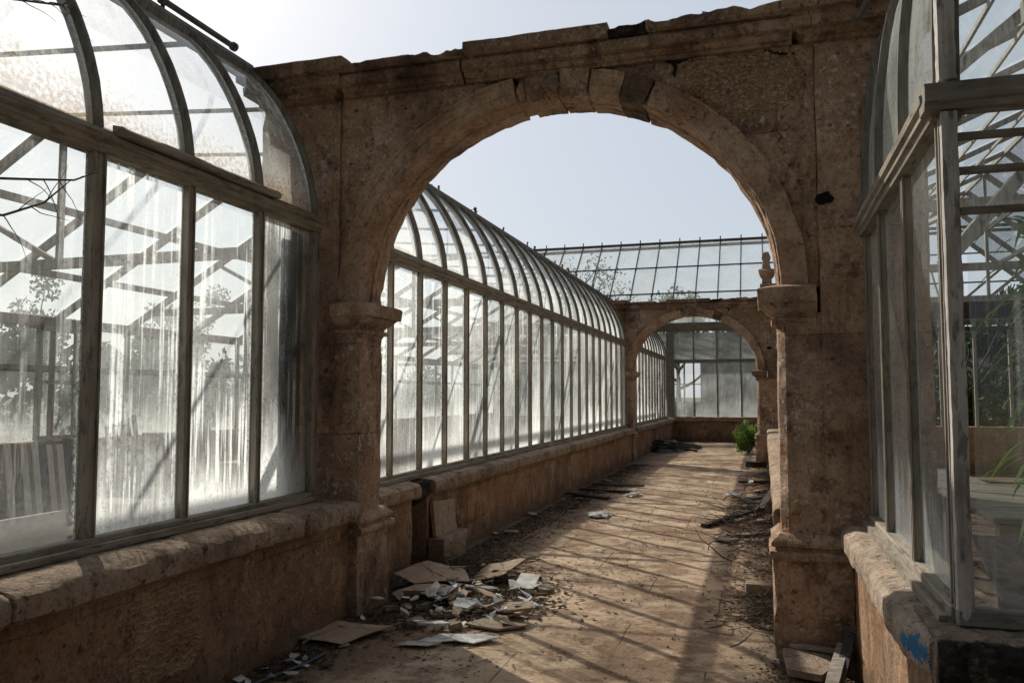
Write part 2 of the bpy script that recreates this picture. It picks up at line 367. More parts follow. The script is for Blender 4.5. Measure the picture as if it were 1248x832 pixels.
def bbox(x0, x1, y0, y1, z0, z1, bev=.006, jit=0.0, seg=1):
    bm = bmesh.new(); box(bm, x0, x1, y0, y1, z0, z1)
    if bev: bmesh.ops.bevel(bm, geom=list(bm.edges), offset=bev, segments=seg, affect='EDGES')
    if jit:
        for v in bm.verts: v.co += Vector([random.uniform(-jit, jit) for _ in range(3)])
    return bm
def bar(bm, a, b, w, h, upv=(0, 0, 1)):
    """rectangular bar from a to b"""
    a, b = Vector(a), Vector(b); d = (b - a).normalized(); u = Vector(upv)
    if abs(d.dot(u)) > .98: u = Vector((1, 0, 0))
    s = d.cross(u).normalized(); u = s.cross(d).normalized(); q = []
    for p in (a, b):
        q.append([bm.verts.new(p + s * sx * w / 2 + u * sy * h / 2) for sx, sy in ((-1, -1), (1, -1), (1, 1), (-1, 1))])
    for i in range(4):
        j = (i + 1) % 4; bm.faces.new((q[0][i], q[0][j], q[1][j], q[1][i]))
    bm.faces.new(q[0][::-1]); bm.faces.new(q[1])
def tube(bm, pts, rad, n=8, cap=True):
    pts = [Vector(p) for p in pts]
    if not isinstance(rad, (list, tuple)): rad = [rad] * len(pts)
    rings = []; prev = None
    for i, p in enumerate(pts):
        d = (pts[min(i + 1, len(pts) - 1)] - pts[max(i - 1, 0)]).normalized()
        if prev is None: prev = d.orthogonal().normalized()
        u = (prev - d * prev.dot(d)).normalized(); prev = u; w = d.cross(u)
        rings.append([bm.verts.new(p + (u * math.cos(2 * math.pi * k / n) + w * math.sin(2 * math.pi * k / n)) * rad[i]) for k in range(n)])
    for a, b in zip(rings, rings[1:]):
        for k in range(n): bm.faces.new((a[k], a[(k + 1) % n], b[(k + 1) % n], b[k]))
    if cap: bm.faces.new(rings[0][::-1]); bm.faces.new(rings[-1])
def sweep(bm, prof, path_fn, ts, closed=True, caps=True):
    """prof: list of 2-tuples; path_fn(t, a, b) -> point"""
    rings = [[bm.verts.new(path_fn(t, a, b)) for a, b in prof] for t in ts]
    n = len(prof)
    for r0, r1 in zip(rings, rings[1:]):
        for k in range(n if closed else n - 1):
            j = (k + 1) % n; bm.faces.new((r0[k], r0[j], r1[j], r1[k]))
    if caps and closed:
        bm.faces.new(rings[0][::-1]); bm.faces.new(rings[-1])
    bmesh.ops.recalc_face_normals(bm, faces=bm.faces)
def frange(a, b, s):
    n = max(1, round((b - a) / s)); return [a + (b - a) * i / n for i in range(n + 1)]
def rect_mould(bm, x0, x1, y0, y1, prof, step=.05, fl=1, fr=1):
    """stacked offset rectangles (mouldings round a pier): prof = [(out, z)...]"""
    rings = []
    for o, z in prof:
        a, b, c, d = x0 - o * fl, x1 + o * fr, y0 - o, y1 + o; pts = []
        nx = max(1, round((x1 - x0) / step)); ny = max(1, round((y1 - y0) / step))
        pts += [(a + (b - a) * i / nx, c) for i in range(nx)] + [(b, c + (d - c) * i / ny) for i in range(ny)]
        pts += [(b - (b - a) * i / nx, d) for i in range(nx)] + [(a, d - (d - c) * i / ny) for i in range(ny)]
        rings.append([bm.verts.new((p[0], p[1], z)) for p in pts])
    for r0, r1 in zip(rings, rings[1:]):
        n = len(r0)
        for k in range(n): bm.faces.new((r0[k], r0[(k + 1) % n], r1[(k + 1) % n], r1[k]))
    bm.faces.new(rings[0][::-1]); bm.faces.new(rings[-1])

# ------------------------------------------------------------------ camera, sun, sky
cam_d = bpy.data.cameras.new('camera'); cam = bpy.data.objects.new('camera', cam_d); C.objects.link(cam)
cam.location = (0, 0, 1.6); cam.rotation_euler = (R(93.8), 0, R(17.2))
cam_d.sensor_width = 36; cam_d.lens = 36 * 988 / 1248; cam_d.clip_end = 2000; cam_d.clip_start = .05
scene.camera = cam
SUN_AZ, SUN_EL = 51.0, 38.5        # degrees left of +Y, and up
sd = bpy.data.lights.new('sun', 'SUN'); sd.energy = 5.0; sd.angle = R(.5); sd.color = (1.0, .92, .80)
so = bpy.data.objects.new('sun', sd); C.objects.link(so); so.location = (-12, 10, 14)
dv = Vector((-math.sin(R(SUN_AZ)) * math.cos(R(SUN_EL)), math.cos(R(SUN_AZ)) * math.cos(R(SUN_EL)), math.sin(R(SUN_EL))))
so.rotation_euler = dv.to_track_quat('Z', 'Y').to_euler()
w = bpy.data.worlds.new('World'); scene.world = w; w.use_nodes = True
nt = w.node_tree; bg = nt.nodes['Background']
sky = nt.nodes.new('ShaderNodeTexSky'); sky.sky_type = 'NISHITA'; sky.sun_disc = False
sky.sun_elevation = R(SUN_EL); sky.sun_rotation = R(-SUN_AZ)
sky.air_density = 1.0; sky.dust_density = 3.0; sky.ozone_density = 1.3; sky.altitude = 50
hs = nt.nodes.new('ShaderNodeHueSaturation'); hs.inputs['Saturation'].default_value = .95; nt.links.new(sky.outputs[0], hs.inputs['Color'])
hz = nt.nodes.new('ShaderNodeMix'); hz.data_type = 'RGBA'; hz.inputs[0].default_value = .70; hz.inputs[7].default_value = (5.3, 5.75, 6.3, 1)   # thin even haze
nt.links.new(hs.outputs[0], hz.inputs[6]); # the hazy sky is bright on the sun's side and deep on the far side
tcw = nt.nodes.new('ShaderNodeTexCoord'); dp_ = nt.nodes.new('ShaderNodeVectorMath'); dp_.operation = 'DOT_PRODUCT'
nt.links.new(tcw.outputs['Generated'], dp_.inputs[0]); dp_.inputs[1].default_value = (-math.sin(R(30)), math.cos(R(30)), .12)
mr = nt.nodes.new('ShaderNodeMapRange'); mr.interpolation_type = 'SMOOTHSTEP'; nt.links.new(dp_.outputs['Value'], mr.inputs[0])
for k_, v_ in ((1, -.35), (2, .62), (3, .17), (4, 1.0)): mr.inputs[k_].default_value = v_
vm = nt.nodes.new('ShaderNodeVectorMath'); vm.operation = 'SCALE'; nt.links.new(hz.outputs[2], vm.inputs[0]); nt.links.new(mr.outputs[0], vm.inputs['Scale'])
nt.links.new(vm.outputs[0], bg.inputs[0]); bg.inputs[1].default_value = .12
scene.view_settings.view_transform = 'Standard'; scene.view_settings.look = 'None'; scene.view_settings.exposure = 0
scene.cycles.transparent_max_bounces = 40; scene.cycles.max_bounces = 10
scene.cycles.sample_clamp_indirect = 4

# ------------------------------------------------------------------ ground
bm = bmesh.new(); bmesh.ops.create_grid(bm, x_segments=1, y_segments=1, size=600)
for v in bm.verts: v.co.z = -.05
g = link('ground', bm, M['grass'], smooth=0); g['kind'] = 'structure'
bm = bmesh.new()
xs, ys = frange(-3.2, .62, .07), frange(-6, 29.2, .07)
vv = [[bm.verts.new((x, y, .010 * fbm((x, y, 0), .9, 4) + .003 * fbm((x, y, 3), 7, 2))) for y in ys] for x in xs]
for i in range(len(xs) - 1):
    for j in range(len(ys) - 1): bm.faces.new((vv[i][j], vv[i + 1][j], vv[i + 1][j + 1], vv[i][j + 1]))
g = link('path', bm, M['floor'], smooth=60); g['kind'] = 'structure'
def fz(x, y): return .010 * fbm((x, y, 0), .9, 4)
bm = bmesh.new()
for x0, x1, y0, y1 in ((-12, -3.205, -6, 29.2), (.625, 9, -6, 29.2), (-16, 14, 29.205, 40)):
    box(bm, x0, x1, y0, y1, -.04, -.012)
g = link('soil', bm, M['soil'], smooth=0); g['kind'] = 'structure'

# ------------------------------------------------------------------ stone arch
CX, SZ, RX, RZ = -1.37, 2.28, 1.46, 1.39
YF, YB = 5.38, 5.72
def arch_pt(th, rx, rz): return CX + rx * math.cos(th), SZ + rz * math.sin(th)

def vermic(bm, x0, x1, z0, z1, y, step=.011, depth=.022, rnd=.35, axis='y', sgn=-1, seed=0):
    """wormed (vermiculated) stone panel, standing proud of the plane and curling back at its ragged border"""
    nx, nz = int((x1 - x0) / step), int((z1 - z0) / step); cx, cz = (x0 + x1) / 2, (z0 + z1) / 2; hx, hz = (x1 - x0) / 2, (z1 - z0) / 2
    g = []
    for i in range(nx + 1):
        row = []
        for k in range(nz + 1):
            a, b = x0 + (x1 - x0) * i / nx, z0 + (z1 - z0) * k / nz
            q = Vector((a * 1.0 + seed, b * 1.0, seed * 2.0)); q += Vector((noise.noise(q * 9), noise.noise(q * 9 + Vector((5, 5, 5))), 0)) * .05
            dd, _ = noise.voronoi(q * 17 * Vector((1, 1, 1)).x)
            c = min(1, max(0, (dd[1] - dd[0]) / .34)); c = c * c * (3 - 2 * c)
            u, v = (a - cx) / hx, (b - cz) / hz
            rr = (abs(u) ** 5 + abs(v) ** 5) ** .2 + .16 * fbm((a * 5 + seed, b * 5, 1), 1.0, 4)
            m = min(1, max(0, (1.0 - rr) / .12)); m = m ** .5
            d = (.006 + depth * c + .010 * fbm((a + seed, b, 2), 4, 3)) * m - .03 * (1 - m)
            p = (a, y + sgn * d, b) if axis == 'y' else (y + sgn * d, a, b)
            row.append(bm.verts.new(p))
        g.append(row)
    for i in range(nx):
        for k in range(nz): bm.faces.new((g[i][k], g[i + 1][k], g[i + 1][k + 1], g[i][k + 1]))
    bmesh.ops.recalc_face_normals(bm, faces=bm.faces)

def build_arch():
    root = thing('stone_arch', 'tall weathered sandstone arch in the foreground with a broken cornice and cracked keystone', 'arch', (CX, 5.6, 0))
    # piers: shaft with plinth, base moulding and capital as sub-parts
    for side, x0, x1 in ((-1, -3.05, -2.83), (1, .09, .365)):
        bm = bmesh.new(); grid_box(bm, x0, x1, YF, YB, .58, 2.12, .045)
        for v in bm.verts:      # broad worn arris on the edge of the opening
            e = (x1 - v.co.x) if side < 0 else (v.co.x - x0)
            if e < .03 and v.co.y < YF + .02: v.co.x += .042 if side > 0 else -.012
        weather(bm, .006, 3, .02, side)
        pier = link('pier', bm, M['ashlar'], root)
        a, b = (x0 - .10, x1 + .015) if side < 0 else (x0 - .055, x1 + .14)
        bm = bmesh.new(); grid_box(bm, a, b, YF - .05, YB + .13, -.06, .60, .05); weather(bm, .006, 3, .035, side + 3)
        link('plinth', bm, M['ashlar'], pier)
        if side < 0: a, b = x0 - .08, x1
        else: a, b = x0 - .02, x1 + .13
        bm = bmesh.new()
        rect_mould(bm, a, b, YF - .02, YB + .10, [(.03, .585), (.052, .60), (.058, .625), (.050, .645), (.022, .652), (.018, .662), (.042, .672), (.046, .695), (.030, .712), (.0, .74), (-.008, .75)], .04)
        weather(bm, .0025, 5, .006, side + 7, fine=.0015); link('base_moulding', bm, M['stone'], pier, 28)
        bm = bmesh.new()
        rect_mould(bm, *((-3.034, x1) if side < 0 else (x0, .325)), YF, YB, [(.0, 2.03), (.012, 2.05), (.034, 2.056), (.038, 2.088), (.014, 2.094), (.016, 2.106), (.034, 2.122), (.062, 2.142), (.084, 2.168), (.086, 2.174), (.114, 2.177), (.12, 2.262), (.108, 2.274), (.01, 2.296)], .04, *((0, 1) if side < 0 else (1, 0)))
        weather(bm, .0025, 6, .009, side + 11, fine=.0015); link('capital', bm, M['stone'], pier, 24)
    # full-height outer pilasters
    for side, x0, x1 in ((-1, -3.72, -3.034), (1, .349, .98)):
        bm = bmesh.new(); grid_box(bm, x0, x1, YF + (.012 if side < 0 else -.012), YB + .03, -.06, 3.845, .05); weather(bm, .007, 3, .02, side + 15)
        link('pilaster', bm, M['ashlar'], root)
    # spandrel wall, with the opening cut out of it
    X0, X1, Z1 = -3.034, .349, 3.86
    angs = sorted(set([math.pi * i / 96 for i in range(97)] + [math.atan2((Z1 - SZ) / 1, X1 - CX), math.atan2(Z1 - SZ, X0 - CX)]))
    bm = bmesh.new(); rings = {}
    for yy, tagk in ((YF + .03, 0), (YB - .02, 1)):
        for th in angs:
            c, s = math.cos(th), math.sin(th)
            xi, zi = arch_pt(th, RX + .02, RZ + .02)
            tt = min((X1 - CX) / c if c > 1e-6 else 1e9, (X0 - CX) / c if c < -1e-6 else 1e9, (Z1 - SZ) / s if s > 1e-6 else 1e9)
            xo, zo = CX + c * tt, SZ + s * tt
            rings[tagk, th] = [bm.verts.new((xi + (xo - xi) * k / 14, yy, zi + (zo - zi) * k / 14)) for k in range(15)]
    for k in (0, 1):
        for t0, t1 in zip(angs, angs[1:]):
            a, b = rings[k, t0], rings[k, t1]
            for i in range(14): bm.faces.new((a[i], a[i + 1], b[i + 1], b[i]))
    for t0, t1 in zip(angs, angs[1:]):
        for e in (0, 14): bm.faces.new((rings[0, t0][e], rings[0, t1][e], rings[1, t1][e], rings[1, t0][e]))
    bmesh.ops.recalc_face_normals(bm, faces=bm.faces)
    weather(bm, .010, 2.5, 0, 21); link('spandrel', bm, M['ashlar'], root)
    # moulded arch ring, broken open at the crown for the keystone
    prof = [(.006, YB + .015), (.0, YB - .10), (.012, YB - .11), (.012, YF + .26), (.0, YF + .25), (.0, YF + .17), (.012, YF + .16), (.012, YF + .10), (.002, YF + .09), (.034, YF + .006), (.044, YF - .004),
            (.085, YF - .006), (.092, YF - .016), (.165, YF - .018), (.172, YF - .03), (.195, YF - .03), (.20, YF + .04), (.20, YB + .0)]
    def ring(t0, t1, name, mat, extra=0.0, seed=0, rag=.0, parent=root):
        bm = bmesh.new()
        sweep(bm, prof, lambda t, a, b: (lambda q: (q[0], b - (extra if b < YF + .03 else 0), q[1]))(arch_pt(t, RX + a, RZ + a)), frange(t0, t1, .028))
        weather(bm, .008, 5, .02, seed, fine=.005)
        return link(name, bm, mat, parent, 30)
    ring(-.005, 1.12, 'arch_ring', M['ring'], seed=31); ring(1.745, math.pi + .005, 'arch_ring', M['ring'], seed=33)
    for i, (a, b, m, ex) in enumerate(((1.125, 1.245, 'darkstone', .008), (1.25, 1.40, 'ring', .010), (1.405, 1.54, 'stone', .004))):
        ring(a, b, 'voussoir', M[m], ex, 40 + i)
    # carved, split keystone boss
    ks = []
    bm = bmesh.new(); ts = frange(1.545, 1.695, .012); prof2 = [(.0, YB), (.0, YF + .01)] + [(.012 + .012 * i, YF - .03 - .05 * math.sin(math.pi * min(1, (i + .5) / 15))) for i in range(17)] + [(.21, YF + .04), (.21, YB)]
    sweep(bm, prof2, lambda t, a, b: (lambda q: (q[0], b + (.05 * ((t - 1.62) / .075) ** 2 if b < YF else 0) + (.035 * noise.noise(Vector((t * 40, a * 34, 2))) - .02 * abs(noise.noise(Vector((t * 60, a * 18, 7)))) if b < YF else 0), q[1]))(arch_pt(t, RX + a, RZ + a)), ts)
    weather(bm, .006, 9, .012, 51); link('keystone', bm, M['ring'], root, 50)
    bm = bmesh.new(); bmesh.ops.create_icosphere(bm, subdivisions=5, radius=1, matrix=Matrix.Translation((-1.435, YF - .005, 3.76)) @ Matrix.Diagonal((.112, .075, .088, 1)))
    cb = Vector((-1.435, YF, 3.76))
    for v in bm.verts:
        d = v.co - cb; a_ = math.atan2(d.z + .05, d.x); rr_ = math.hypot(d.x, d.z + .05)
        v.co += d.normalized() * (.010 * math.sin(a_ * 9 + rr_ * 30 + 3 * noise.noise(v.co * 12)) + .016 * fbm(v.co, 22, 3) - .012 * max(0, fbm(v.co, 9, 3)))
    link('carved_boss', bm, M['brick'], root, 60)
    bm = bmesh.new(); bmesh.ops.create_icosphere(bm, subdivisions=3, radius=.052, matrix=Matrix.Translation((-1.585, YF + .0, 3.745)) @ Matrix.Diagonal((.75, .8, 1.2, 1)))
    weather(bm, .02, 14, 0, 52); link('keystone_fragment', bm, M['stone'], root, 50)
    # cracks in the masonry, laid on as ragged strips, the shade inside painted black
    def crack(pts, wd, seed):
        q = random.Random(seed); bm = bmesh.new(); up_, dn = [], []
        for i in range(len(pts) - 1):
            for k in range(6):
                f = k / 6; x = pts[i][0] + (pts[i + 1][0] - pts[i][0]) * f + q.uniform(-.006, .006); z = pts[i][1] + (pts[i + 1][1] - pts[i][1]) * f + q.uniform(-.006, .006)
                g = (i + f) / (len(pts) - 1); ww = wd * (.25 + .75 * math.sin(math.pi * min(1, .12 + g * .8))) * q.uniform(.5, 1.3)
                d = Vector((pts[i + 1][0] - pts[i][0], pts[i + 1][1] - pts[i][1])).normalized()
                up_.append(bm.verts.new((x - d.y * ww, YF + .004, z + d.x * ww))); dn.append(bm.verts.new((x + d.y * ww, YF + .004, z - d.x * ww)))
        for i in range(len(up_) - 1): bm.faces.new((up_[i], up_[i + 1], dn[i + 1], dn[i]))
        for v in list(bm.verts): pass
        r = bmesh.ops.extrude_face_region(bm, geom=bm.faces[:])
        for v in r['geom']:
            if isinstance(v, bmesh.types.BMVert): v.co.y += .05
        bmesh.ops.recalc_face_normals(bm, faces=bm.faces); link('crack', bm, M['hole_shade'], root, 0)
    crack([(-.56, 3.86), (-.52, 3.80), (-.53, 3.72)], .012, 1); crack([(-.60, 3.85), (-.50, 3.83), (-.42, 3.86)], .012, 2)
    crack([(-.42, 3.47), (-.33, 3.44), (-.27, 3.40), (-.2, 3.38)], .010, 3); crack([(.05, 3.84), (.14, 3.80), (.25, 3.79)], .008, 4)
    crack([(-1.66, 3.84), (-1.615, 3.80), (-1.63, 3.70)], .016, 5); crack([(-1.60, 3.86), (-1.45, 3.865), (-1.33, 3.85)], .018, 6)
    # worm-carved block let into the right spandrel
    bm = bmesh.new(); vermic(bm, -.52, .29, 3.41, 3.86, YF + .024, seed=3, depth=.016); link('rusticated_block', bm, M['rustic'], root, 60)
    # cornice
    def run(name, x0, x1, prof, mat, seed, chip=.008, amp=.0028, par=root, step=.05, broken=None):
        bm = bmesh.new()
        def pf(t, a, b):
            z = b
            if broken and b > broken[0]: z = b - max(0, broken[1] * (.5 + fbm((t * 3 + seed, 0, 4), 2.2, 4)))
            return (t, YF - a, z)
        sweep(bm, prof, pf, frange(x0, x1, step)); weather(bm, amp, 4, chip, seed, fine=.0025); return link(name, bm, mat, par, 22)
    back = -(YB - YF) - .03
    bed = [(back, 3.84), (.025, 3.84), (.028, 3.862), (.045, 3.868), (.06, 3.885), (.066, 3.90), (.066, 3.904), (.112, 3.91), (.115, 3.975), (.100, 3.98), (.100, 3.995), (back, 3.995)]
    run('cornice', -2.992, -2.02, bed, M['cornice'], 61); run('cornice', -2.008, .218, bed, M['cornice'], 62)
    def slab(top, proj=.16): return [(back, 3.998), (proj - .03, 3.998), (proj, 4.012), (proj, top - .01), (proj - .012, top), (proj - .15, top), (proj - .32, top), (back, top)]
    run('coping', -2.99, -2.40, slab(4.065), M['cornice'], 63, .015, .005, broken=(4.03, .02))
    run('coping', -2.41, -1.985, slab(4.07), M['cornice'], 64, .03, .008, broken=(4.03, .045), step=.03)
    run('coping', -1.985, -.95, slab(4.095, .165), M['cornice'], 65, .015, .004)
    run('coping', -.965, -.675, slab(4.085, .142), M['soot'], 66, .02, .008, broken=(4.04, .035), step=.03)
    run('coping', -.70, -.318, slab(4.09, .153), M['cornice'], 67, .02, .006, broken=(4.04, .03), step=.03)
    run('coping', -.338, .22, slab(4.10, .15), M['cornice'], 68, .03, .008, broken=(4.06, .02))
    for side, x0, x1 in ((-1, -3.78, -3.0), (1, .225, 1.02)):
        bm = bmesh.new()
        dz = .0 if side < 0 else .02
        pts = [(.0, 3.83), (.026, 3.835), (.028, 3.86), (.045, 3.868), (.062, 3.886), (.066, 3.90), (.112, 3.908), (.115, 3.975), (.10, 3.98), (.10, 4.0), (.152, 4.006), (.158, 4.105 + dz), (.148, 4.115 + dz), (-.15, 4.12 + dz)]
        rect_mould(bm, x0 + .085, x1 - .085, YF - .02, YB, pts, .05); weather(bm, .0022, 4, .008, 70 + side, fine=.002)
        link('cornice_block', bm, M['cornice'], root, 30)
        if side > 0:
            bm = bmesh.new(); grid_box(bm, x0 - .02, x1, YF - .12, YB, 4.145, 4.40, .05); weather(bm, .01, 4, .04, 77); link('blocking_course', bm, M['cornice'], root)
    # dowel hole on the right pilaster (a low rim, the shade of the hole painted black) and rubble wedged behind the coping
    bm = bmesh.new()
    rr = [(.0, .034), (-.010, .046), (.004, .052), (.012, .046)]
    prev = None
    for k in range(25):
        a = 2 * math.pi * k / 24; jr = 1 + .35 * noise.noise(Vector((math.cos(a) * 1.3, math.sin(a) * 1.3, 4))); rr_ = [bm.verts.new((.385 + math.cos(a) * r * jr, YF - .014 - d * .6, 2.83 + math.sin(a) * r * .8 * jr)) for d, r in ((-.0, .001), (.004, .03), (.010, .036), (.012, .045), (-.004, .052))]
        if prev:
            for i in range(4): bm.faces.new((prev[i], prev[i + 1], rr_[i + 1], rr_[i]))
        prev = rr_
    bmesh.ops.recalc_face_normals(bm, faces=bm.faces); link('dowel_hole', bm, M['hole_shade'], root, 40)
    return root
arch = build_arch()
arch2 = dup_tree(arch)
arch2.location = (CX - .22, 20.05, 0); arch2.scale = (.99, 1, .955)
arch2['label'] = 'smaller looking second sandstone arch at the far end of the passage'

# ------------------------------------------------------------------ glasshouses
def low_wall_mesh(xa, xb, y0, y1, z1, seed):
    bm = bmesh.new(); grid_box(bm, xa, xb, y0, y1, -.08, z1, (.1, .07, .07)); weather(bm, .010, 2.2, .03, seed, fine=.004); return bm
def sill_mesh(xf, xn, y0, y1, zt, s, seed, step=.05, joint=.95):
    """rounded stone sill running along y; s=+1 nose towards +x"""
    prof = [(xf, zt - .15), (xn - s * .03, zt - .158), (xn - s * .010, zt - .150), (xn, zt - .135), (xn + s * .003, zt - .08), (xn - s * .001, zt - .045), (xn - s * .014, zt - .026), (xn - s * .045, zt - .016), (xn - s * .14, zt - .008), (xf - s * .0, zt)]
    bm = bmesh.new(); rag = random.Random(seed)
    cuts = []; y = y0 + rag.uniform(.3, .7)
    while y < y1 - .3: cuts.append(y); y += joint * rag.uniform(.8, 1.3)
    ys = sorted(frange(y0, y1, step) + [c + d for c in cuts for d in (-.008, .008)])
    def pf(t, a, b):
        near = min((abs(t - c) for c in cuts), default=1)
        k = .010 if near < .009 else 0
        f = abs(a - xf) / abs(xn - xf)
        return (a - s * k * f - s * .008 * f * (noise.cell(Vector((sum(t > c for c in cuts) * 3.3 + seed, 1, 1))) - .5), t, b - k * (b > zt - .1) + .003 * f * (noise.cell(Vector((sum(t > c for c in cuts) * 7.1 + seed, 2, 1))) - .5))
    sweep(bm, prof, pf, ys); weather(bm, .007, 3, .020, seed, fine=.004); return bm

LPROF = [(0, 2.93), (.012, 3.04), (.035, 3.17), (.07, 3.29), (.115, 3.41), (.17, 3.535), (.235, 3.655), (.305, 3.77), (.38, 3.87), (.46, 3.96), (.54, 4.035), (.62, 4.10)]
RPROF = [(0, 2.69), (.003, 2.88), (.008, 3.05), (.018, 3.2), (.035, 3.35), (.055, 3.5), (.085, 3.65), (.13, 3.79), (.19, 3.92), (.27, 4.04), (.37, 4.15), (.48, 4.24)]

prnd = random.Random(17)
class House:
    """one long glasshouse; s = direction from the corridor into the house along x"""
    def __init__(h, root, s, prof): h.root, h.s, h.prof = root, s, prof; h.cache = {}
    def part(h, key, name, mk, mat, world, smooth=35):
        """first use builds the mesh around the origin, later uses share it"""
        if key in h.cache:
            return inst(h.cache[key], name, h.root, world)
        bm = mk(); me = bpy.data.meshes.new(name)
        if smooth:
            bm.normal_update(); lim = R(smooth)
            for e in bm.edges:
                if len(e.link_faces) == 2: e.smooth = e.calc_face_angle(3.0) < lim
            for f in bm.faces: f.smooth = True
        bm.to_mesh(me); bm.free(); me.materials.append(mat)
        o = bpy.data.objects.new(name, me); C.objects.link(o); o.parent = h.root
        o.location = Vector(world) - parent_world(h.root); h.cache[key] = o; return o
    def mullion(h, wd, dp, z0, z1):
        s = h.s; bm = bbox(-dp / 2, dp / 2, -wd / 2, wd / 2, 0, z1 - z0, .004)
        for q in (-1, 1): box(bm, -s * dp / 2 - s * .008, -s * dp / 2 + .0, q * wd * .5 - .008, q * wd * .5 + .004, .0, z1 - z0)
        # slight warp
        for v in bm.verts: v.co.y += .004 * math.sin(v.co.z * 2.3)
        return bm
    def curved_pane(h, wd):
        bm = bmesh.new(); s = h.s
        r = [[bm.verts.new((s * dx, y, z - h.prof[0][1])) for dx, z in h.prof] for y in (-wd / 2, 0, wd / 2)]
        for a, b in zip(r, r[1:]):
            for i in range(len(a) - 1): bm.faces.new((a[i], b[i], b[i + 1], a[i + 1]))
        return bm
    def rib(h, wd, dp):
        s = h.s; bm = bmesh.new(); P = h.prof; rings = []
        for i, (dx, z) in enumerate(P):
            a, b = P[max(0, i - 1)], P[min(len(P) - 1, i + 1)]
            t = Vector((b[0] - a[0], b[1] - a[1])).normalized(); n = Vector((-t.y, t.x))   # outward
            c = Vector((dx, z - P[0][1])); q = []
            for o, y in ((.035, -wd / 2 + .008), (.035, wd / 2 - .008), (.022, wd / 2), (-dp, wd / 2), (-dp, -wd / 2), (.022, -wd / 2)):
                p = c + n * o; q.append(bm.verts.new((s * p.x, y, p.y)))
            rings.append(q)
        for a, b in zip(rings, rings[1:]):
            for k in range(6): bm.faces.new((a[k], a[(k + 1) % 6], b[(k + 1) % 6], b[k]))
        bm.faces.new(rings[0][::-1]); bm.faces.new(rings[-1]); bmesh.ops.recalc_face_normals(bm, faces=bm.faces); return bm
    def section(h, xg, ms, z0, z1, wide, gm, gc, key, mat=None, w=.036, skip=(), ends=True, pc=None, dp=.06):
        """glazed front between the first and last mullion positions in ms"""
        s = h.s; y0, y1 = ms[0], ms[-1]; m_ = mat or M['frame']; zr = z0 + .055
        # rails
        bm = bbox(xg - .04, xg + .04, y0 - .02, y1 + .02, z0 - .01, zr, .006); box(bm, *sorted((xg - s * .075, xg - s * .035)), y0 - .02, y1 + .02, z0 - .012, z0 + .022)
        link('bottom_rail', bm, M['frame_y'], h.root)
        bm = bmesh.new()
        pr = [(-.05, z1), (.045, z1), (.05, z1 + .02), (.065, z1 + .028), (.065, z1 + .05), (.08, z1 + .06), (.085, z1 + .085), (.06, z1 + .098), (.05, z1 + .12), (-.05, z1 + .12)]
        sweep(bm, pr, lambda t, a, b: (xg - s * a, t, b), frange(y0 - .03, y1 + .03, .25)); link('transom', bm, M['frame_y'], h.root, 30)
        for i, y in enumerate(ms):
            big = (i in wide); ww = w * 1.55 if big else w
            h.part((key, 'm', big), 'mullion', lambda: h.mullion(ww, dp, zr, z1), m_, (xg, y, zr))
            h.part((key, 'r'), 'curved_rib', lambda: h.rib(.036, .05), M['rib'], (xg, y, h.prof[0][1]))
        for i, (a, b) in enumerate(zip(ms, ms[1:])):
            wd = b - a - w * .6; kk = round(wd, 2)
            if i not in skip:
                def mk():
                    bm = bmesh.new(); vs = [bm.verts.new(p) for p in ((0, -kk / 2, 0), (0, kk / 2, 0), (0, kk / 2, z1 - zr), (0, -kk / 2, z1 - zr))]; bm.faces.new(vs if s < 0 else vs[::-1]); return bm
                h.part((key, 'g', kk), 'pane', mk, gm, (xg + s * .012, (a + b) / 2, zr), 0).color = (pc[i] if pc else (prnd.uniform(.35, 1), prnd.uniform(.15, 1) ** 1.3, prnd.uniform(.5, 1.5), 1))
            h.part((key, 'c', kk), 'curved_pane', lambda: h.curved_pane(kk), gc, (xg + s * .006, (a + b) / 2, h.prof[0][1]), 60).color = (prnd.uniform(.4, 1), prnd.uniform(.3, 1), prnd.uniform(.65, 1.25), 1)
        # beam along the top of the curve
        ex, ez = h.prof[-1]
        bm = bmesh.new(); pr = [(ex - .06, ez - .05), (ex - .075, ez + .0), (ex - .06, ez + .035), (ex + .02, ez + .075), (ex + .09, ez + .07), (ex + .07, ez - .05)]
        sweep(bm, pr, lambda t, a, b: (xg + s * a, t, b), frange(y0 - .02, y1 + .02, .4)); link('eaves_beam', bm, M['rib'], h.root, 30)
    def shell(h, xe, ze, xr, zr, xb, zb, bays, sill=.86, gb=None, gr=None, purl=(.5,), fp=True):
        """the rest of the roof and the back wall, bay by bay"""
        s = h.s; A, Bk, Rg = Vector((xe, 0, ze)), Vector((xb, 0, zb)), Vector((xr, 0, zr)); L = bays[1] - bays[0]
        y0, y1 = bays[0], bays[-1]
        bm = bmesh.new(); bar(bm, (xr, y0, zr), (xr, y1, zr), .045, .07); link('ridge_beam', bm, M['rafter'], h.root, 0)
        for p, q, nm in ((A, Rg, 'front'), (Bk, Rg, 'back'))[0 if fp else 1:]:
            for f in purl:
                c = p.lerp(q, f); bm = bmesh.new(); k = .5 if nm == 'front' else 1
                bar(bm, (c.x, y0, c.z - .07), (c.x, y1, c.z - .07), .05 * k, .08 * k); link('purlin', bm, M['rafter'], h.root, 0)
        bm = bmesh.new(); bar(bm, (xb, y0, zb), (xb, y1, zb), .09, .13); link('back_eaves_beam', bm, M['rafter'], h.root, 0)
        bm = bmesh.new(); bar(bm, (xb, y0, 1.98), (xb, y1, 1.98), .05, .07); link('back_transom', bm, M['rafter'], h.root, 0)
        wl = link('back_wall', low_wall_mesh(xb - .15, xb + .15, y0, y1, sill - .04, 5), M['wallstone'], h.root)
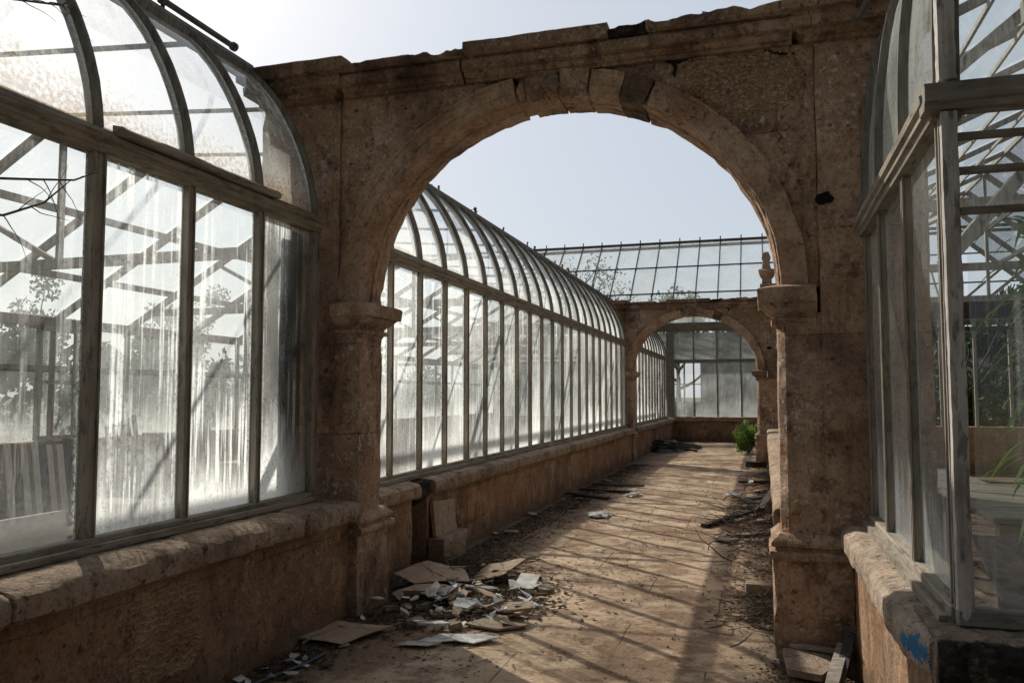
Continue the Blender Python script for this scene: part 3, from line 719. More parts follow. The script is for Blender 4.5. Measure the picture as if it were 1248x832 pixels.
        bm = bmesh.new(); grid_box(bm, xb - .2, xb + .2, y0, y1, sill - .04, sill + .06, .12); weather(bm, .006, 4, .02, 8); link('back_sill', bm, M['sill'], wl)
        def rafter(p, q, w_, hh):
            def mk():
                bm = bmesh.new(); bar(bm, (p.x - xr, 0, p.z - zr), (q.x - xr, 0, q.z - zr), w_, hh); return bm
            return mk
        for i, y in enumerate(bays):
            h.part(('ra',), 'rafter', rafter(A, Rg, .035 if fp else .02, .07 if fp else .035), M['rafter'], (xr, y, zr), 0)
            h.part(('rb',), 'rafter', rafter(Bk, Rg, .05, .09), M['rafter'], (xr, y, zr), 0)
            h.part(('po',), 'back_post', lambda: bbox(-.03, .03, -.035, .035, 0, zb - sill - .06, .004), M['frame'], (xb, y, sill + .06))
            if i % 3 == 0:
                def tie():
                    bm = bmesh.new(); z = zb + .25 - zr; f = .25 / (zr - zb) if zr > zb else .2
                    bar(bm, (Bk.lerp(Rg, f).x - xr, 0, z), (A.lerp(Rg, 0).x - xr, 0, z), .05, .10)
                    bar(bm, (0, .0, -.05), (0, .0, z), .05, .05)
                    bar(bm, (0, .0, z), ((Bk.lerp(Rg, .55).x - xr), 0, Bk.lerp(Rg, .55).z - zr), .045, .05)
                    return bm
                h.part(('tie',), 'roof_truss', tie, M['rafter'], (xr, y, zr), 0)
        def slope_pane(p, q):
            def mk():
                bm = bmesh.new(); vs = [bm.verts.new(v) for v in ((p.x - xr, -L / 2 + .02, p.z - zr + .05), (p.x - xr, L / 2 - .02, p.z - zr + .05), (q.x - xr, L / 2 - .02, q.z - zr + .05), (q.x - xr, -L / 2 + .02, q.z - zr + .05))]; bm.faces.new(vs); return bm
            return mk
        for a, b in zip(bays, bays[1:]):
            c = (a + b) / 2
            if fp: h.part(('pa',), 'roof_pane', slope_pane(A, Rg), gr or M['g_roof'], (xr, c, zr), 0)
            h.part(('pb',), 'roof_pane', slope_pane(Bk, Rg), gr or M['g_roofb'], (xr, c, zr), 0)
            def bp():
                bm = bmesh.new(); vs = [bm.verts.new(v) for v in ((0, -L / 2 + .03, 0), (0, L / 2 - .03, 0), (0, L / 2 - .03, zb - sill - .06), (0, -L / 2 + .03, zb - sill - .06))]; bm.faces.new(vs); return bm
            h.part(('bp',), 'back_pane', bp, gb or M['g_back'], (xb, c, sill + .06), 0)

# ---- long glasshouse on the left
XL, XF = -3.15, -3.22
L = House(thing('glasshouse', 'long derelict glasshouse with streaked panes and curved ribs along the left side', 'greenhouse', (-6.3, 12, 0)), -1, LPROF)
near = [5.215 - .68 * i for i in range(10)][::-1]
L.section(XL, near, .86, 2.80, {6, 0, 3, 9}, M['g_near'], M['g_curve'], 'near', w=.044, pc=[(.4, .3, 1, 1)] * 5 + [(.28, .05, .3, 1), (.85, .7, .75, 1), (1, 1, 1.1, 1), (.95, .95, 1.1, 1)])
far = [5.775] + [6.0 + .655 * i for i in range(22)]; far = [y for y in far if y < 19.9]
L.section(XF, far, .83, 2.81, {5, 11, 17}, M['g_far'], M['g_curve_far'], 'far', w=.028)
beyond = [20.75 + .65 * i for i in range(13)]
L.section(XF, beyond, .83, 2.81, {0, 4, 8, 12}, M['g_far'], M['g_curve_far'], 'far', w=.028)
L.shell(-3.77, 4.12, -6.5, 4.34, -9.5, 2.62, frange(-2.2, 28.4, 1.36), .92, purl=(.33, .66), fp=False)
for (y0, y1, xf, xn, xw, sd_) in ((-3, 5.37, -3.26, -2.82, -2.885, 1), (5.74, 6.86, -3.3, -2.985, -3.075, 2), (7.2, 19.72, -3.3, -2.985, -3.075, 3), (20.35, 28.95, -3.3, -2.985, -3.075, 4)):
    wl = link('plinth_wall', low_wall_mesh(-3.36, xw, y0, y1, .70, sd_), M['wallstone'], L.root)
    link('sill', sill_mesh(xf - .1, xn, y0, y1, .85 if sd_ == 1 else .825, 1, sd_ + 20), M['sill'], wl, 40)
    if sd_ == 1:
        bm = bmesh.new(); vermic(bm, 3.16, 3.72, .16, .66, xw + .004, axis='x', sgn=1, seed=8, depth=.006, step=.012); link('rusticated_block', bm, M['tooled'], wl, 60)
    if sd_ == 3:
        bm = bmesh.new(); vermic(bm, 7.95, 8.95, .22, .62, xw + .004, axis='x', sgn=1, seed=5, depth=.006, step=.016); link('rusticated_block', bm, M['wallstone'], wl, 60)
# broken gap in the wall: dark back and a displaced lump of sill
bm = bmesh.new(); grid_box(bm, -3.42, -3.28, 6.84, 7.22, -.05, .8, .06); weather(bm, .02, 6, .02, 77); link('rubble_core', bm, M['soot'], L.root)
bm = bmesh.new(); grid_box(bm, -3.30, -3.02, 6.93, 7.18, .58, .80, .03); weather(bm, .035, 5, .05, 78, fine=.01)
for v in bm.verts:
    if v.co.z < .68: v.co.x -= (.68 - v.co.z) * 1.2
link('broken_sill', bm, M['soot'], L.root, 40)
bm = bmesh.new(); sweep(bm, [(.03, 2.895), (.115, 2.90), (.122, 2.93), (.10, 2.952), (.03, 2.965)], lambda t, a, b: (XL + a, t, b), frange(3.24, 4.62, .06)); weather(bm, .004, 9, .008, 91); link('drip_ledge', bm, M['frame_y'], L.root, 30)
# rails and finials along the top of the curve
bm = bmesh.new(); tube(bm, [(-3.80, 1.0, 4.245), (-3.80, 5.12, 4.245)], .022, 10); tube(bm, [(-3.80, 5.10, 4.245), (-3.80, 5.13, 4.245)], .034, 10)
for y in (1.9, 3.26, 4.35): tube(bm, [(-3.80, y, 4.15), (-3.80, y, 4.27)], .014, 6); tube(bm, [(-3.80, y - .02, 4.245), (-3.80, y + .02, 4.245)], .033, 10)
link('roof_rail', bm, M['iron'], L.root, 40)
bm = bmesh.new(); tube(bm, [(-3.90, .8, 4.235), (-3.90, 5.0, 4.235)], .016, 8); link('roof_rail', bm, M['iron'], L.root, 40)
def finial():
    bm = bmesh.new(); rr = [(.012, 0), (.012, .03), (.028, .04), (.012, .055), (.02, .075), (.026, .09), (.014, .11), (.004, .12)]
    rings = [[bm.verts.new((r * math.cos(2 * math.pi * k / 8), r * math.sin(2 * math.pi * k / 8), z)) for k in range(8)] for r, z in rr]
    for a, b in zip(rings, rings[1:]):
        for k in range(8): bm.faces.new((a[k], a[(k + 1) % 8], b[(k + 1) % 8], b[k]))
    bm.faces.new(rings[-1]); return bm
rf = random.Random(3)
for y in far + beyond:
    if rf.random() < .7:
        f_ = L.part(('fin',), 'finial', finial, M['iron'], (XF - .62, y + rf.uniform(-.12, .12), 4.16)); k_ = rf.uniform(.45, .95)
        f_.scale = (k_ * rf.uniform(1, 1.5), k_ * rf.uniform(1, 1.5), k_); f_.rotation_euler = (rf.uniform(-.25, .25), rf.uniform(-.25, .25), rf.uniform(0, 3))
# grey blanking board behind the last near pane
link('blanking_board', bbox(-3.30, -3.27, 4.93, 5.27, .9, 2.8, .003), M['greyboard'], L.root)
# hinged casement in the back wall
cs = link('casement', (lambda bm: (bar(bm, (-9.40, 8.62, 1.0), (-9.40, 8.62, 2.55), .06, .06), bar(bm, (-9.40, 9.25, 1.0), (-9.40, 9.25, 2.55), .07, .06), bar(bm, (-9.40, 8.6, 2.52), (-9.40, 9.28, 2.52), .06, .07), bar(bm, (-9.40, 8.6, 1.78), (-9.40, 9.28, 1.78), .05, .05), bar(bm, (-9.40, 8.6, 1.02), (-9.40, 9.28, 1.02), .06, .06), bm)[-1])(bmesh.new()), M['greenwood'], L.root, 0)

# ---- right glasshouse
XR = .625
Rr = House(thing('glasshouse', 'glasshouse on the right with a pale corner post, clear panes and sooty sill', 'greenhouse', (4, 10, 0)), 1, RPROF)
ms = [3.11, 3.88, 4.66, 5.27]
Rr.section(XR, ms, .84, 2.56, {0}, M['g_right'], M['g_rcurve'], 'near', w=.032, pc=[(.8, .9, 2.6, 1), (.7, .7, 2.2, 1), (.9, 1, 3.5, 1)], dp=.04)
farR = [6.05 + .66 * i for i in range(20)]
Rr.section(.36, farR, .84, 2.56, {0, 4, 8}, M['g_right'], M['g_rcurve'], 'far')
Rr.shell(1.1, 4.27, 3.7, 5.4, 6.4, 3.0, frange(3.9, 19.4, 1.29), .9, gb=M['g_clear'], gr=M['g_clear'], purl=(.2, .4, .6, .8))
wl = link('plinth_wall', low_wall_mesh(.50, .80, 2.98, 5.35, .69, 31), M['wallstone'], Rr.root)
bm = sill_mesh(.80, .445, 2.985, 5.35, .835, -1, 41, .04, 1.3)
for v in bm.verts:       # chamfered outer corner
    k = max(0, 3.16 - v.co.y) / .18
    if v.co.x < .62: v.co.x += k * .055
link('sill', bm, M['sill_blue'], wl, 40)
# return along the end wall
wl2 = link('plinth_wall', (lambda bm: (grid_box(bm, .60, 5.0, 2.99, 3.25, -.08, .69, (.09, .1, .09)), weather(bm, .012, 2.2, .03, 32), bm)[-1])(bmesh.new()), M['wallstone'], Rr.root)
bm = bmesh.new()
prof = [(3.3, .675), (2.90, .67), (2.855, .69), (2.845, .735), (2.86, .785), (2.90, .822), (2.97, .834), (3.3, .842)]
sweep(bm, prof, lambda t, a, b: (t + max(0, (3.0 - a)) * .0, a, b), frange(.505, 5.0, .04)); weather(bm, .012, 5, .03, 33, fine=.010); link('sill', bm, M['sooty_sill'], wl2, 40)
# end wall: posts, rails, bars, panes
yE = 3.08
link('corner_post', (lambda bm: (grid_box(bm, .600, .654, yE - .036, yE + .03, .845, 2.575, .03), weather(bm, .0012, 8, .007, 3, fine=.0012), bm)[-1])(bmesh.new()), M['frame_pale'], Rr.root)
link('corner_post', (lambda bm: (grid_box(bm, .598, .658, yE - .036, yE + .03, 2.685, 4.3, .03), weather(bm, .0012, 8, .007, 4, fine=.0012), bm)[-1])(bmesh.new()), M['frame_pale'], Rr.root)
for x in (1.75, 2.85, 3.95): link('end_post', bbox(x - .03, x + .03, yE - .03, yE + .03, .845, 4.8, .005), M['frame'], Rr.root)
bm = bmesh.new(); sweep(bm, [(yE + .05, 2.58), (yE - .04, 2.58), (yE - .044, 2.60), (yE - .055, 2.605), (yE - .058, 2.65), (yE - .048, 2.672), (yE + .05, 2.68)], lambda t, a, b: (t, a, b), frange(.55, 5.0, .3)); link('end_transom', bm, M['frame_x'], Rr.root, 30)
bm = bbox(.60, 5.0, yE - .035, yE + .035, .84, .895, .005); link('bottom_rail', bm, M['frame_x'], Rr.root)
for z in (2.49, 2.37, 2.23): link('glazing_bar', bbox(.654, 5.0, yE - .014, yE + .018, z - .012, z + .012, .004), M['frame_x'], Rr.root)
for x0, x1 in ((.675, 1.72), (1.78, 2.82), (2.88, 3.92)):
    for z0, z1 in ((.895, 2.216), (2.244, 2.356), (2.384, 2.476), (2.504, 2.575), (2.685, 3.6)):
        bm = bmesh.new(); bm.faces.new([bm.verts.new(p) for p in ((x0, yE + .006, z0), (x1, yE + .006, z0), (x1, yE + .006, z1), (x0, yE + .006, z1))])
        link('end_pane', bm, M['g_endr'], Rr.root, 0, loc=(x0, yE + .006, z0))
bm = bmesh.new(); bar(bm, (.70, 3.6, 2.12), (2.2, 3.9, 3.9), .035, .05); link('brace', bm, M['frame_pale'], Rr.root, 0)
bm = bmesh.new(); bar(bm, (.75, 4.4, 3.05), (2.4, 4.9, 4.5), .04, .06); link('brace', bm, M['frame_pale'], Rr.root, 0)
# far cross wall inside
yx = 19.0
wl3 = link('cross_wall', (lambda bm: (grid_box(bm, .9, 6.4, yx, yx + .3, -.05, .95, .15), weather(bm, .01, 3, .02, 5), bm)[-1])(bmesh.new()), M['wallstone'], Rr.root)
bm = bmesh.new(); bar(bm, (.5, yx + .1, 3.45), (6.4, yx + .1, 3.45), .2, .45); bar(bm, (.5, yx + .1, 3.0), (6.4, yx + .1, 3.0), .08, .08); link('cross_beam', bm, M['plank_dark'], Rr.root, 0)
for x in frange(1.0, 6.2, .65): Rr.part(('xp',), 'cross_post', lambda: bbox(-.03, .03, -.03, .03, 0, 2.3, .004), M['frame'], (x, yx + .1, .95))
# low wall of the part beyond the arch: broken pale sill
wl4 = link('plinth_wall', low_wall_mesh(.155, .62, 5.95, 19.75, .70, 51), M['wallstone'], Rr.root)
link('sill', sill_mesh(.60, .06, 5.95, 19.75, .845, -1, 52), M['sill'], wl4, 40)
# down-pipe end by the arch
bm = bmesh.new(); tube(bm, [(.80, 5.22, 4.35), (.70, 5.2, 4.12), (.62, 5.18, 3.92), (.58, 5.16, 3.86)], .02, 8); link('overflow_pipe', bm, M['iron'], Rr.root, 40)

# ---- transverse glasshouse at the end
E_ = thing('end_glasshouse', 'tall glasshouse closing the far end with a high sloping glass roof', 'greenhouse', (-2, 31, 0))
def elink(n, bm, m, sm=35, p=E_, loc=None): return link(n, bm, m, p, sm, loc)
wl = elink('plinth_wall', (lambda bm: (grid_box(bm, -14, 12, 29.0, 29.35, -.05, .70, .12), weather(bm, .012, 2, .03, 6), bm)[-1])(bmesh.new()), M['wallstone'])
bm = bmesh.new(); grid_box(bm, -14, 12, 28.9, 29.4, .70, .86, .1); weather(bm, .012, 4, .03, 9); link('sill', bm, M['sill'], wl)
xsE = [-3.13 + .80 * i for i in range(-9, 12)]
for i, x in enumerate(xsE):
    wd = .13 if i == 9 else .045
    bm = bbox(x - wd, x + wd, 29.08 - wd * .5, 29.17 + .02, .86, 3.86, .005) if wd > .1 else bbox(x - .025, x + .025, 29.1, 29.16, .86, 3.86, .004)
    elink('mullion', bm, M['frame'])
    bm = bmesh.new(); bar(bm, (x, 29.1, 4.12), (x, 33.2, 7.75), .045, .07, (0, -1, 1)); tube(bm, [(x, 33.2, 7.7), (x, 33.2, 7.98)], .025, 6); elink('roof_bar', bm, M['rib'], 0)
    if i in (0, 20): bm = bmesh.new(); bar(bm, (x, 33.3, 0), (x, 33.3, 7.7), .06, .06); elink('rear_post', bm, M['iron'], 0)
for z, hh in ((2.82, .07), (3.86 + .0, .0)):
    if hh: elink('transom', bbox(-14, 12, 29.09, 29.18, z - hh, z + hh * .6, .006), M['frame_x'])
bm = bmesh.new(); sweep(bm, [(29.25, 3.86), (29.05, 3.86), (29.03, 3.93), (28.98, 3.96), (28.96, 4.06), (28.9, 4.09), (28.9, 4.15), (29.25, 4.16)], lambda t, a, b: (t, a, b), frange(-14, 12, .5)); elink('eaves_beam', bm, M['frame_x'], 30)
for f in (.34, .67):
    y, z = 29.1 + 4.1 * f, 4.12 + 3.63 * f
    bm = bmesh.new(); bar(bm, (-14, y - .02, z + .04), (12, y - .02, z + .04), .05, .05); elink('glazing_bar', bm, M['iron'], 0)
bm = bmesh.new(); tube(bm, [(-14, 33.2, 7.80), (12, 33.2, 7.80)], .06, 8); bar(bm, (-14, 33.2, 7.62), (12, 33.2, 7.62), .12, .10); elink('ridge_rail', bm, M['iron'], 40)
for x0, x1 in zip(xsE, xsE[1:]):
    for (ya, za, yb, zb, m) in ((29.13, .86, 29.13, 2.75, 'g_end'), (29.13, 2.86, 29.13, 3.86, 'g_end')):
        bm = bmesh.new(); bm.faces.new([bm.verts.new(p) for p in ((x0 + .025, ya, za), (x1 - .025, ya, za), (x1 - .025, yb, zb), (x0 + .025, yb, zb))]); elink('pane', bm, M[m], 0, loc=(x0, ya, za)).color = (prnd.uniform(.3, 1), prnd.uniform(.0, .35), prnd.uniform(.6, 1.8), 1)
    bm = bmesh.new(); bm.faces.new([bm.verts.new(p) for p in ((x0 + .02, 29.1, 4.15), (x1 - .02, 29.1, 4.15), (x1 - .02, 33.2, 7.78), (x0 + .02, 33.2, 7.78))]); elink('roof_pane', bm, M['g_eroof'], 0, loc=(x0, 29.1, 4.15))
# back wall of the end glasshouse: rendered masonry with a bright doorway and arched niches
bm = bmesh.new()
for (x0, x1, z0, z1) in ((-14, -4.15, -.05, 4.4), (-2.65, 12, -.05, 4.4), (-4.15, -2.65, 3.1, 4.4), (-4.15, -2.65, -.05, 1.25)):
    box(bm, x0, x1, 37.2, 37.5, z0, z1)
elink('rear_wall', bm, M['limewash'], 0)
for xa, xb, za, zb in ((-2.3, -1.6, .9, 2.6), (-.6, .4, .9, 2.5), (-6.0, -5.0, .9, 2.6)):
    bm = bmesh.new(); r_ = (xb - xa) / 2; ring_ = [(xa, za), (xb, za)] + [((xa + xb) / 2 + r_ * math.cos(math.pi * k / 12), zb - r_ + r_ * math.sin(math.pi * k / 12)) for k in range(13)]
    f = bm.faces.new([bm.verts.new((p[0], 37.16, p[1])) for p in ring_]); r = bmesh.ops.extrude_face_region(bm, geom=[f])
    for v in r['geom']:
        if isinstance(v, bmesh.types.BMVert): v.co.y += .06
    bmesh.ops.recalc_face_normals(bm, faces=bm.faces); elink('blind_arch', bm, M['whiteboard'], 0)
bm = bmesh.new()
for x in (-4.15, -3.4, -2.65): bar(bm, (x, 37.3, 1.25), (x, 37.3, 3.1), .07, .07)
for z in (1.28, 2.1, 3.07): bar(bm, (-4.15, 37.3, z), (-2.65, 37.3, z), .05, .05)
elink('rear_window_frame', bm, M['frame'], 0)

# ------------------------------------------------------------------ vegetation
def leafcloud(bm, centre, rad, n, size, rnd, flat=.6):
    for _ in range(n):
        while True:
            d = Vector((rnd.uniform(-1, 1), rnd.uniform(-1, 1), rnd.uniform(-1, 1)))
            if .15 < d.length < 1: break
        p = Vector(centre) + Vector((d.x * rad[0], d.y * rad[1], d.z * rad[2]))
        a = Vector((rnd.gauss(0, 1), rnd.gauss(0, 1), rnd.gauss(0, flat))).normalized(); b = a.orthogonal().normalized()
        b = (Matrix.Rotation(rnd.uniform(0, 6.28), 3, a) @ b); c = a.cross(b); s = size * rnd.uniform(.6, 1.3)
        vs = [bm.verts.new(p + b * s), bm.verts.new(p + c * s * .42 + a * s * .1), bm.verts.new(p - b * s * .8), bm.verts.new(p - c * s * .42 + a * s * .1)]
        bm.faces.new(vs)
def limb(bm, a, d, ln, r, rnd, depth, tips, bend=.25, split=2):
    pts = [Vector(a)]; d = Vector(d).normalized(); n = 5
    for i in range(n):
        d = (d + Vector((rnd.gauss(0, bend), rnd.gauss(0, bend), rnd.gauss(0, bend * .6) + .05))).normalized(); pts.append(pts[-1] + d * ln / n)
    tube(bm, pts, [r * (1 - .55 * i / n) for i in range(n + 1)], 6 if r > .01 else 4)
    if depth == 0: tips.append(pts[-1]); tips.append(pts[3]); return
    for k in range(split + (rnd.random() < .5)):
        i = rnd.choice((2, 3, 4, 5)); ax = Vector((rnd.gauss(0, 1), rnd.gauss(0, 1), rnd.gauss(.35, .5))).normalized()
        limb(bm, pts[i], d * .7 + ax * .8, ln * rnd.uniform(.55, .8), r * .48, rnd, depth - 1, tips, bend, split)
def tree(loc, h, spread, leaves, size, mat, label, seed, group='trees beyond the glasshouses', bare=False, cat='tree'):
    rnd = random.Random(seed); root = thing('tree', label, cat, loc, group)
    bm = bmesh.new(); tips = []
    limb(bm, loc, (0, 0, 1), h * .42, h * .022 + .02, rnd, 0, [], .06)
    top = Vector(loc) + Vector((0, 0, h * .36))
    for k in range(6):
        a = 6.28 * k / 6 + rnd.random(); limb(bm, top + Vector((0, 0, h * rnd.uniform(-.12, .05))), (math.cos(a) * spread / h * 2, math.sin(a) * spread / h * 2, rnd.uniform(.35, 1)), h * rnd.uniform(.26, .4), h * .011 + .008, rnd, 2, tips, .2)
    link('trunk', bm, M['bark'], root, 60)
    bm = bmesh.new(); per = max(1, leaves // max(1, len(tips)))
    for t in tips: leafcloud(bm, t, (h * .075, h * .075, h * .06), per, size, rnd)
    link('crown', bm, mat, root, 0); return root
# dark trees behind the left glasshouse
TL = ((-12.2, 7.5, 3.4, 'leaf_dark', 'dark shrubby tree seen through the leftmost streaked pane'), (-13.0, 10.4, 3.7, 'leaf_dark', 'dark tree beyond the casement in the back wall'),
      (-12.0, 13.2, 3.3, 'leaf_mid', 'mid green tree behind the second left pane'), (-13.4, 16.4, 3.9, 'leaf_dark', 'dark tree seen through the third left pane'),
      (-12.3, 19.6, 3.5, 'leaf_mid', 'mid green tree behind the glasshouse near the arch pier'), (-13.5, 23.6, 3.9, 'leaf_dark', 'dark tree behind the far half of the left glasshouse'))
for i, (x, y, h, m, lab) in enumerate(TL): tree((x, y, 0), h, h * .5, 9000, .06, M[m], lab, 10 + i)
TR = ((9.2, 9, 4.0, 'leaf_dark', 'dark tree behind the right glasshouse beside the end pane'), (8.6, 14, 4.4, 'leaf_mid', 'mid green tree behind the right glasshouse'), (6.0, 24, 4.6, 'leaf_dark', 'dark tree beyond the cross wall of the right glasshouse'),
      (2.6, 25, 4.2, 'leaf_mid', 'green tree just beyond the right glasshouse cross wall'))
for i, (x, y, h, m, lab) in enumerate(TR): tree((x, y, 0), h, h * .5, 3000, .12, M[m], lab, 30 + i)
TE = ((-9.5, 41, 8.9, 1800, 'thin leaved sapling rising above the far glass roof'), (-12.5, 40, 7.6, 3600, 'leafy tree behind the far roof at the left end'), (-4.2, 43, 7.2, 2600, 'low rounded tree behind the middle of the far glass roof'), (.6, 43, 7.0, 2600, 'low tree behind the right end of the far glass roof'))
for i, (x, y, h, n, lab) in enumerate(TE): tree((x, y, 0), h, h * (.22 if i == 0 else .5), n, .10 if i == 0 else .15, M['leaf_mid' if i else 'leaf_dark'], lab, 50 + i)
def hedge(x0, x1, y0, y1, h, n, label, seed):
    rnd = random.Random(seed); root = thing('hedge', label, 'hedge', ((x0 + x1) / 2, (y0 + y1) / 2, 0)); bm = bmesh.new()
    for _ in range(n):
        x, y = rnd.uniform(x0, x1), rnd.uniform(y0, y1); top = h * (.8 + .3 * fbm((x * .4, y * .45, seed), 1, 4)); z = top * rnd.random() ** .7
        leafcloud(bm, (x, y, z), (.16, .16, .14), 5, .10, rnd)
    link('foliage', bm, M['leaf_dark'], root, 0); bm = bmesh.new(); long_y = (y1 - y0) > (x1 - x0)
    for k in range(26):
        f = (k + .5) / 26; p = ((x0 + x1) / 2, y0 + (y1 - y0) * f, 0) if long_y else (x0 + (x1 - x0) * f, (y0 + y1) / 2, 0)
        limb(bm, p, (rnd.uniform(-.3, .3), rnd.uniform(-.3, .3), 1), h * .8, .05, rnd, 1, [], .15)
    link('stems', bm, M['bark'], root, 60)
hedge(-12.4, -11.2, 1, 32, 2.6, 3600, 'overgrown dark hedge running behind the long left glasshouse', 3)
hedge(8.0, 9.4, 4, 24, 2.6, 2600, 'overgrown dark hedge running behind the right glasshouse', 4)
hedge(.8, 8, 21.5, 22.8, 2.8, 1500, 'dark hedge behind the cross wall of the right glasshouse', 6)
# bright bush beyond the second arch
rnd = random.Random(5); bush = thing('bush', 'bright green leafy bush growing at the foot of the far arch', 'bush', (-.42, 23.4, 0))
bm = bmesh.new(); tips = []
for k in range(14):
    a = rnd.uniform(0, 6.28); limb(bm, (-.42, 23.4, 0), (math.cos(a) * .5, math.sin(a) * .5, rnd.uniform(.6, 1.2)), rnd.uniform(.3, .62), .012, rnd, 1, tips, .2)
link('stems', bm, M['bark'], bush, 60)
bm = bmesh.new()
for t in tips: leafcloud(bm, t, (.13, .13, .11), 60, .035, rnd)
link('foliage', bm, M['leaf'], bush, 0)
# broad strap-leaved plant inside the right glasshouse
def strap_plant(loc, n, ln, label, seed, h0=.0, mat='leaf_mid'):
    rnd = random.Random(seed); root = thing('potted_plant', label, 'plant', loc)
    bm = bmesh.new(); pts = [Vector(loc) + Vector((.02 * math.sin(i), .02 * math.cos(i * 1.3), h0 * i / 6)) for i in range(7)]; tube(bm, pts, [.022 - .0015 * i for i in range(7)], 7); link('stem', bm, M['bark'], root, 60)
    bm = bmesh.new()
    for k in range(n):
        z = h0 * rnd.uniform(.45, 1.0); a = rnd.uniform(0, 6.28); d = Vector((math.cos(a), math.sin(a), 0)); p = Vector(loc) + Vector((0, 0, z)); up = rnd.uniform(.4, 1.1); l = ln * rnd.uniform(.6, 1.2); side = d.cross(Vector((0, 0, 1))); prev = None
        for i in range(9):
            f = i / 8; q = p + d * l * f * .8 + Vector((0, 0, l * (up * f - 1.1 * f * f))); wv = side * (.016 * math.sin(math.pi * min(1, f * .92 + .08)))
            cur = [bm.verts.new(q - wv), bm.verts.new(q + wv)]
            if prev: bm.faces.new((prev[0], prev[1], cur[1], cur[0]))
            prev = cur
    link('leaves', bm, M[mat], root, 60); return root
strap_plant((1.22, 4.15, 0), 60, .42, 'strap leaved green plant behind the right end pane', 4, 2.4, 'leaf')
strap_plant((1.9, 6.2, 0), 46, .5, 'second taller strap leaved plant deeper in the right glasshouse', 9, 2.3)

# ------------------------------------------------------------------ things inside the left glasshouse
rnd = random.Random(11)
cols = ['plank_white', 'plank_dark', 'plank_white', 'plank_brown', 'plank_white', 'plank_dark', 'plank_white', 'plank_brown', 'plank_white', 'plank_dark']
nm = {'plank_white': 'whitewashed', 'plank_dark': 'dark', 'plank_brown': 'brown'}
order = ['leftmost', 'second', 'third', 'fourth', 'fifth', 'sixth', 'seventh', 'eighth', 'ninth', 'rightmost']
y = 8.02
for i, c in enumerate(cols):
    wd = rnd.uniform(.08, .13) if c != 'plank_brown' else .05
    bm = bbox(-.012, .012, -wd / 2, wd / 2, 0, rnd.uniform(.94, 1.02), .003)
    bmesh.ops.rotate(bm, verts=bm.verts, matrix=Matrix.Rotation(R(-9), 3, 'Y'), cent=(0, 0, 0)); bmesh.ops.translate(bm, verts=bm.verts, vec=(-9.13, y + wd / 2, 0))
    tag(link('plank', bm, M[c], smooth=0, loc=(-9.13, y + wd / 2, 0)), f'{nm[c]} upright plank, {order[i]} of the striped row behind the leftmost pane', 'plank', 'striped planks leaning inside the left glasshouse')
    y += wd + .006
tag(link('white_board', (lambda bm: (bmesh.ops.rotate(bm, verts=bm.verts, matrix=Matrix.Rotation(R(-6), 3, 'Y'), cent=(-3.6, 2.5, .0)), bm)[-1])(bbox(-3.62, -3.59, 1.3, 3.60, 0.0, .975, .003)), M['whiteboard']), 'dull white board standing just inside the leftmost pane', 'board')
sl = thing('slatted_rack', 'grey slatted wooden rack leaning behind the second left pane', 'rack', (-7, 7.7, 0))
for k in range(5):
    yy = 7.5 + .1 * k; bm = bmesh.new(); bar(bm, (-6.9, yy, .0), (-7.15, yy, 1.25 + .03 * k), .06, .02); link('slat', bm, M['frame'], sl, 0)
for z in (.3, 1.0):
    bm = bmesh.new(); x = -6.9 - .2 * z - .03; bar(bm, (x, 7.45, z), (x, 7.95, z), .03, .06); link('crosspiece', bm, M['frame'], sl, 0)
pt = thing('drum', 'maroon painted drum on a timber stand behind the second left pane', 'drum', (-5.5, 6.42, 0))
bm = bmesh.new(); rr = [(.0, .62), (.13, .62), (.145, .65), (.15, .68), (.142, .70), (.145, .9), (.155, .92), (.145, .94), (.145, 1.2), (.155, 1.22), (.15, 1.25), (.12, 1.25), (.0, 1.23)]
prev = None
for k in range(25):
    a = 2 * math.pi * k / 24; cur = [bm.verts.new((-5.5 + r * math.cos(a), 6.42 + r * math.sin(a), z)) for r, z in rr]
    if prev:
        for i in range(len(rr) - 1): bm.faces.new((prev[i], prev[i + 1], cur[i + 1], cur[i]))
    prev = cur
bmesh.ops.remove_doubles(bm, verts=bm.verts, dist=1e-4); bmesh.ops.recalc_face_normals(bm, faces=bm.faces); link('body', bm, M['pot'], pt, 40)
bm = bmesh.new(); box(bm, -5.68, -5.32, 6.24, 6.6, .57, .618)
for a in (-5.64, -5.36):
    for b in (6.28, 6.56): bar(bm, (a, b, 0), (a, b, .57), .05, .05)
link('stand', bm, M['plank_brown'], pt, 0)
def bench(loc, lx, ly, h, label, mat='plank_grey', group=None):
    x, y, z = loc; root = thing('potting_bench', label, 'bench', loc, group)
    for k in range(4):
        yy = y - ly / 2 + ly * (k + .5) / 4; link('top_board', bbox(x - lx / 2, x + lx / 2, yy - ly / 8 + .006, yy + ly / 8 - .006, h - .03, h, .004), M[mat], root)
    for a in (-1, 1):
        for b in (-1, 1): link('leg', bbox(x + a * (lx / 2 - .06) - .03, x + a * (lx / 2 - .06) + .03, y + b * (ly / 2 - .06) - .03, y + b * (ly / 2 - .06) + .03, 0, h - .03, .004), M[mat], root)
    link('apron', bbox(x - lx / 2 + .03, x + lx / 2 - .03, y - ly / 2 + .012, y - ly / 2 + .035, h - .13, h - .032, .003), M[mat], root)
bench((-5.05, 5.42, 0), .45, .42, .74, 'grey timber potting bench low behind the second left pane')
bench((-6.2, 10.0, 0), .9, 2.4, .75, 'long grey potting bench further back in the left glasshouse')
bench((1.55, 5.6, 0), .9, 1.8, .98, 'upper grey staging bench behind the right end pane')
bench((1.5, 8.4, 0), .8, 2.6, .82, 'lower staging bench deeper in the right glasshouse')
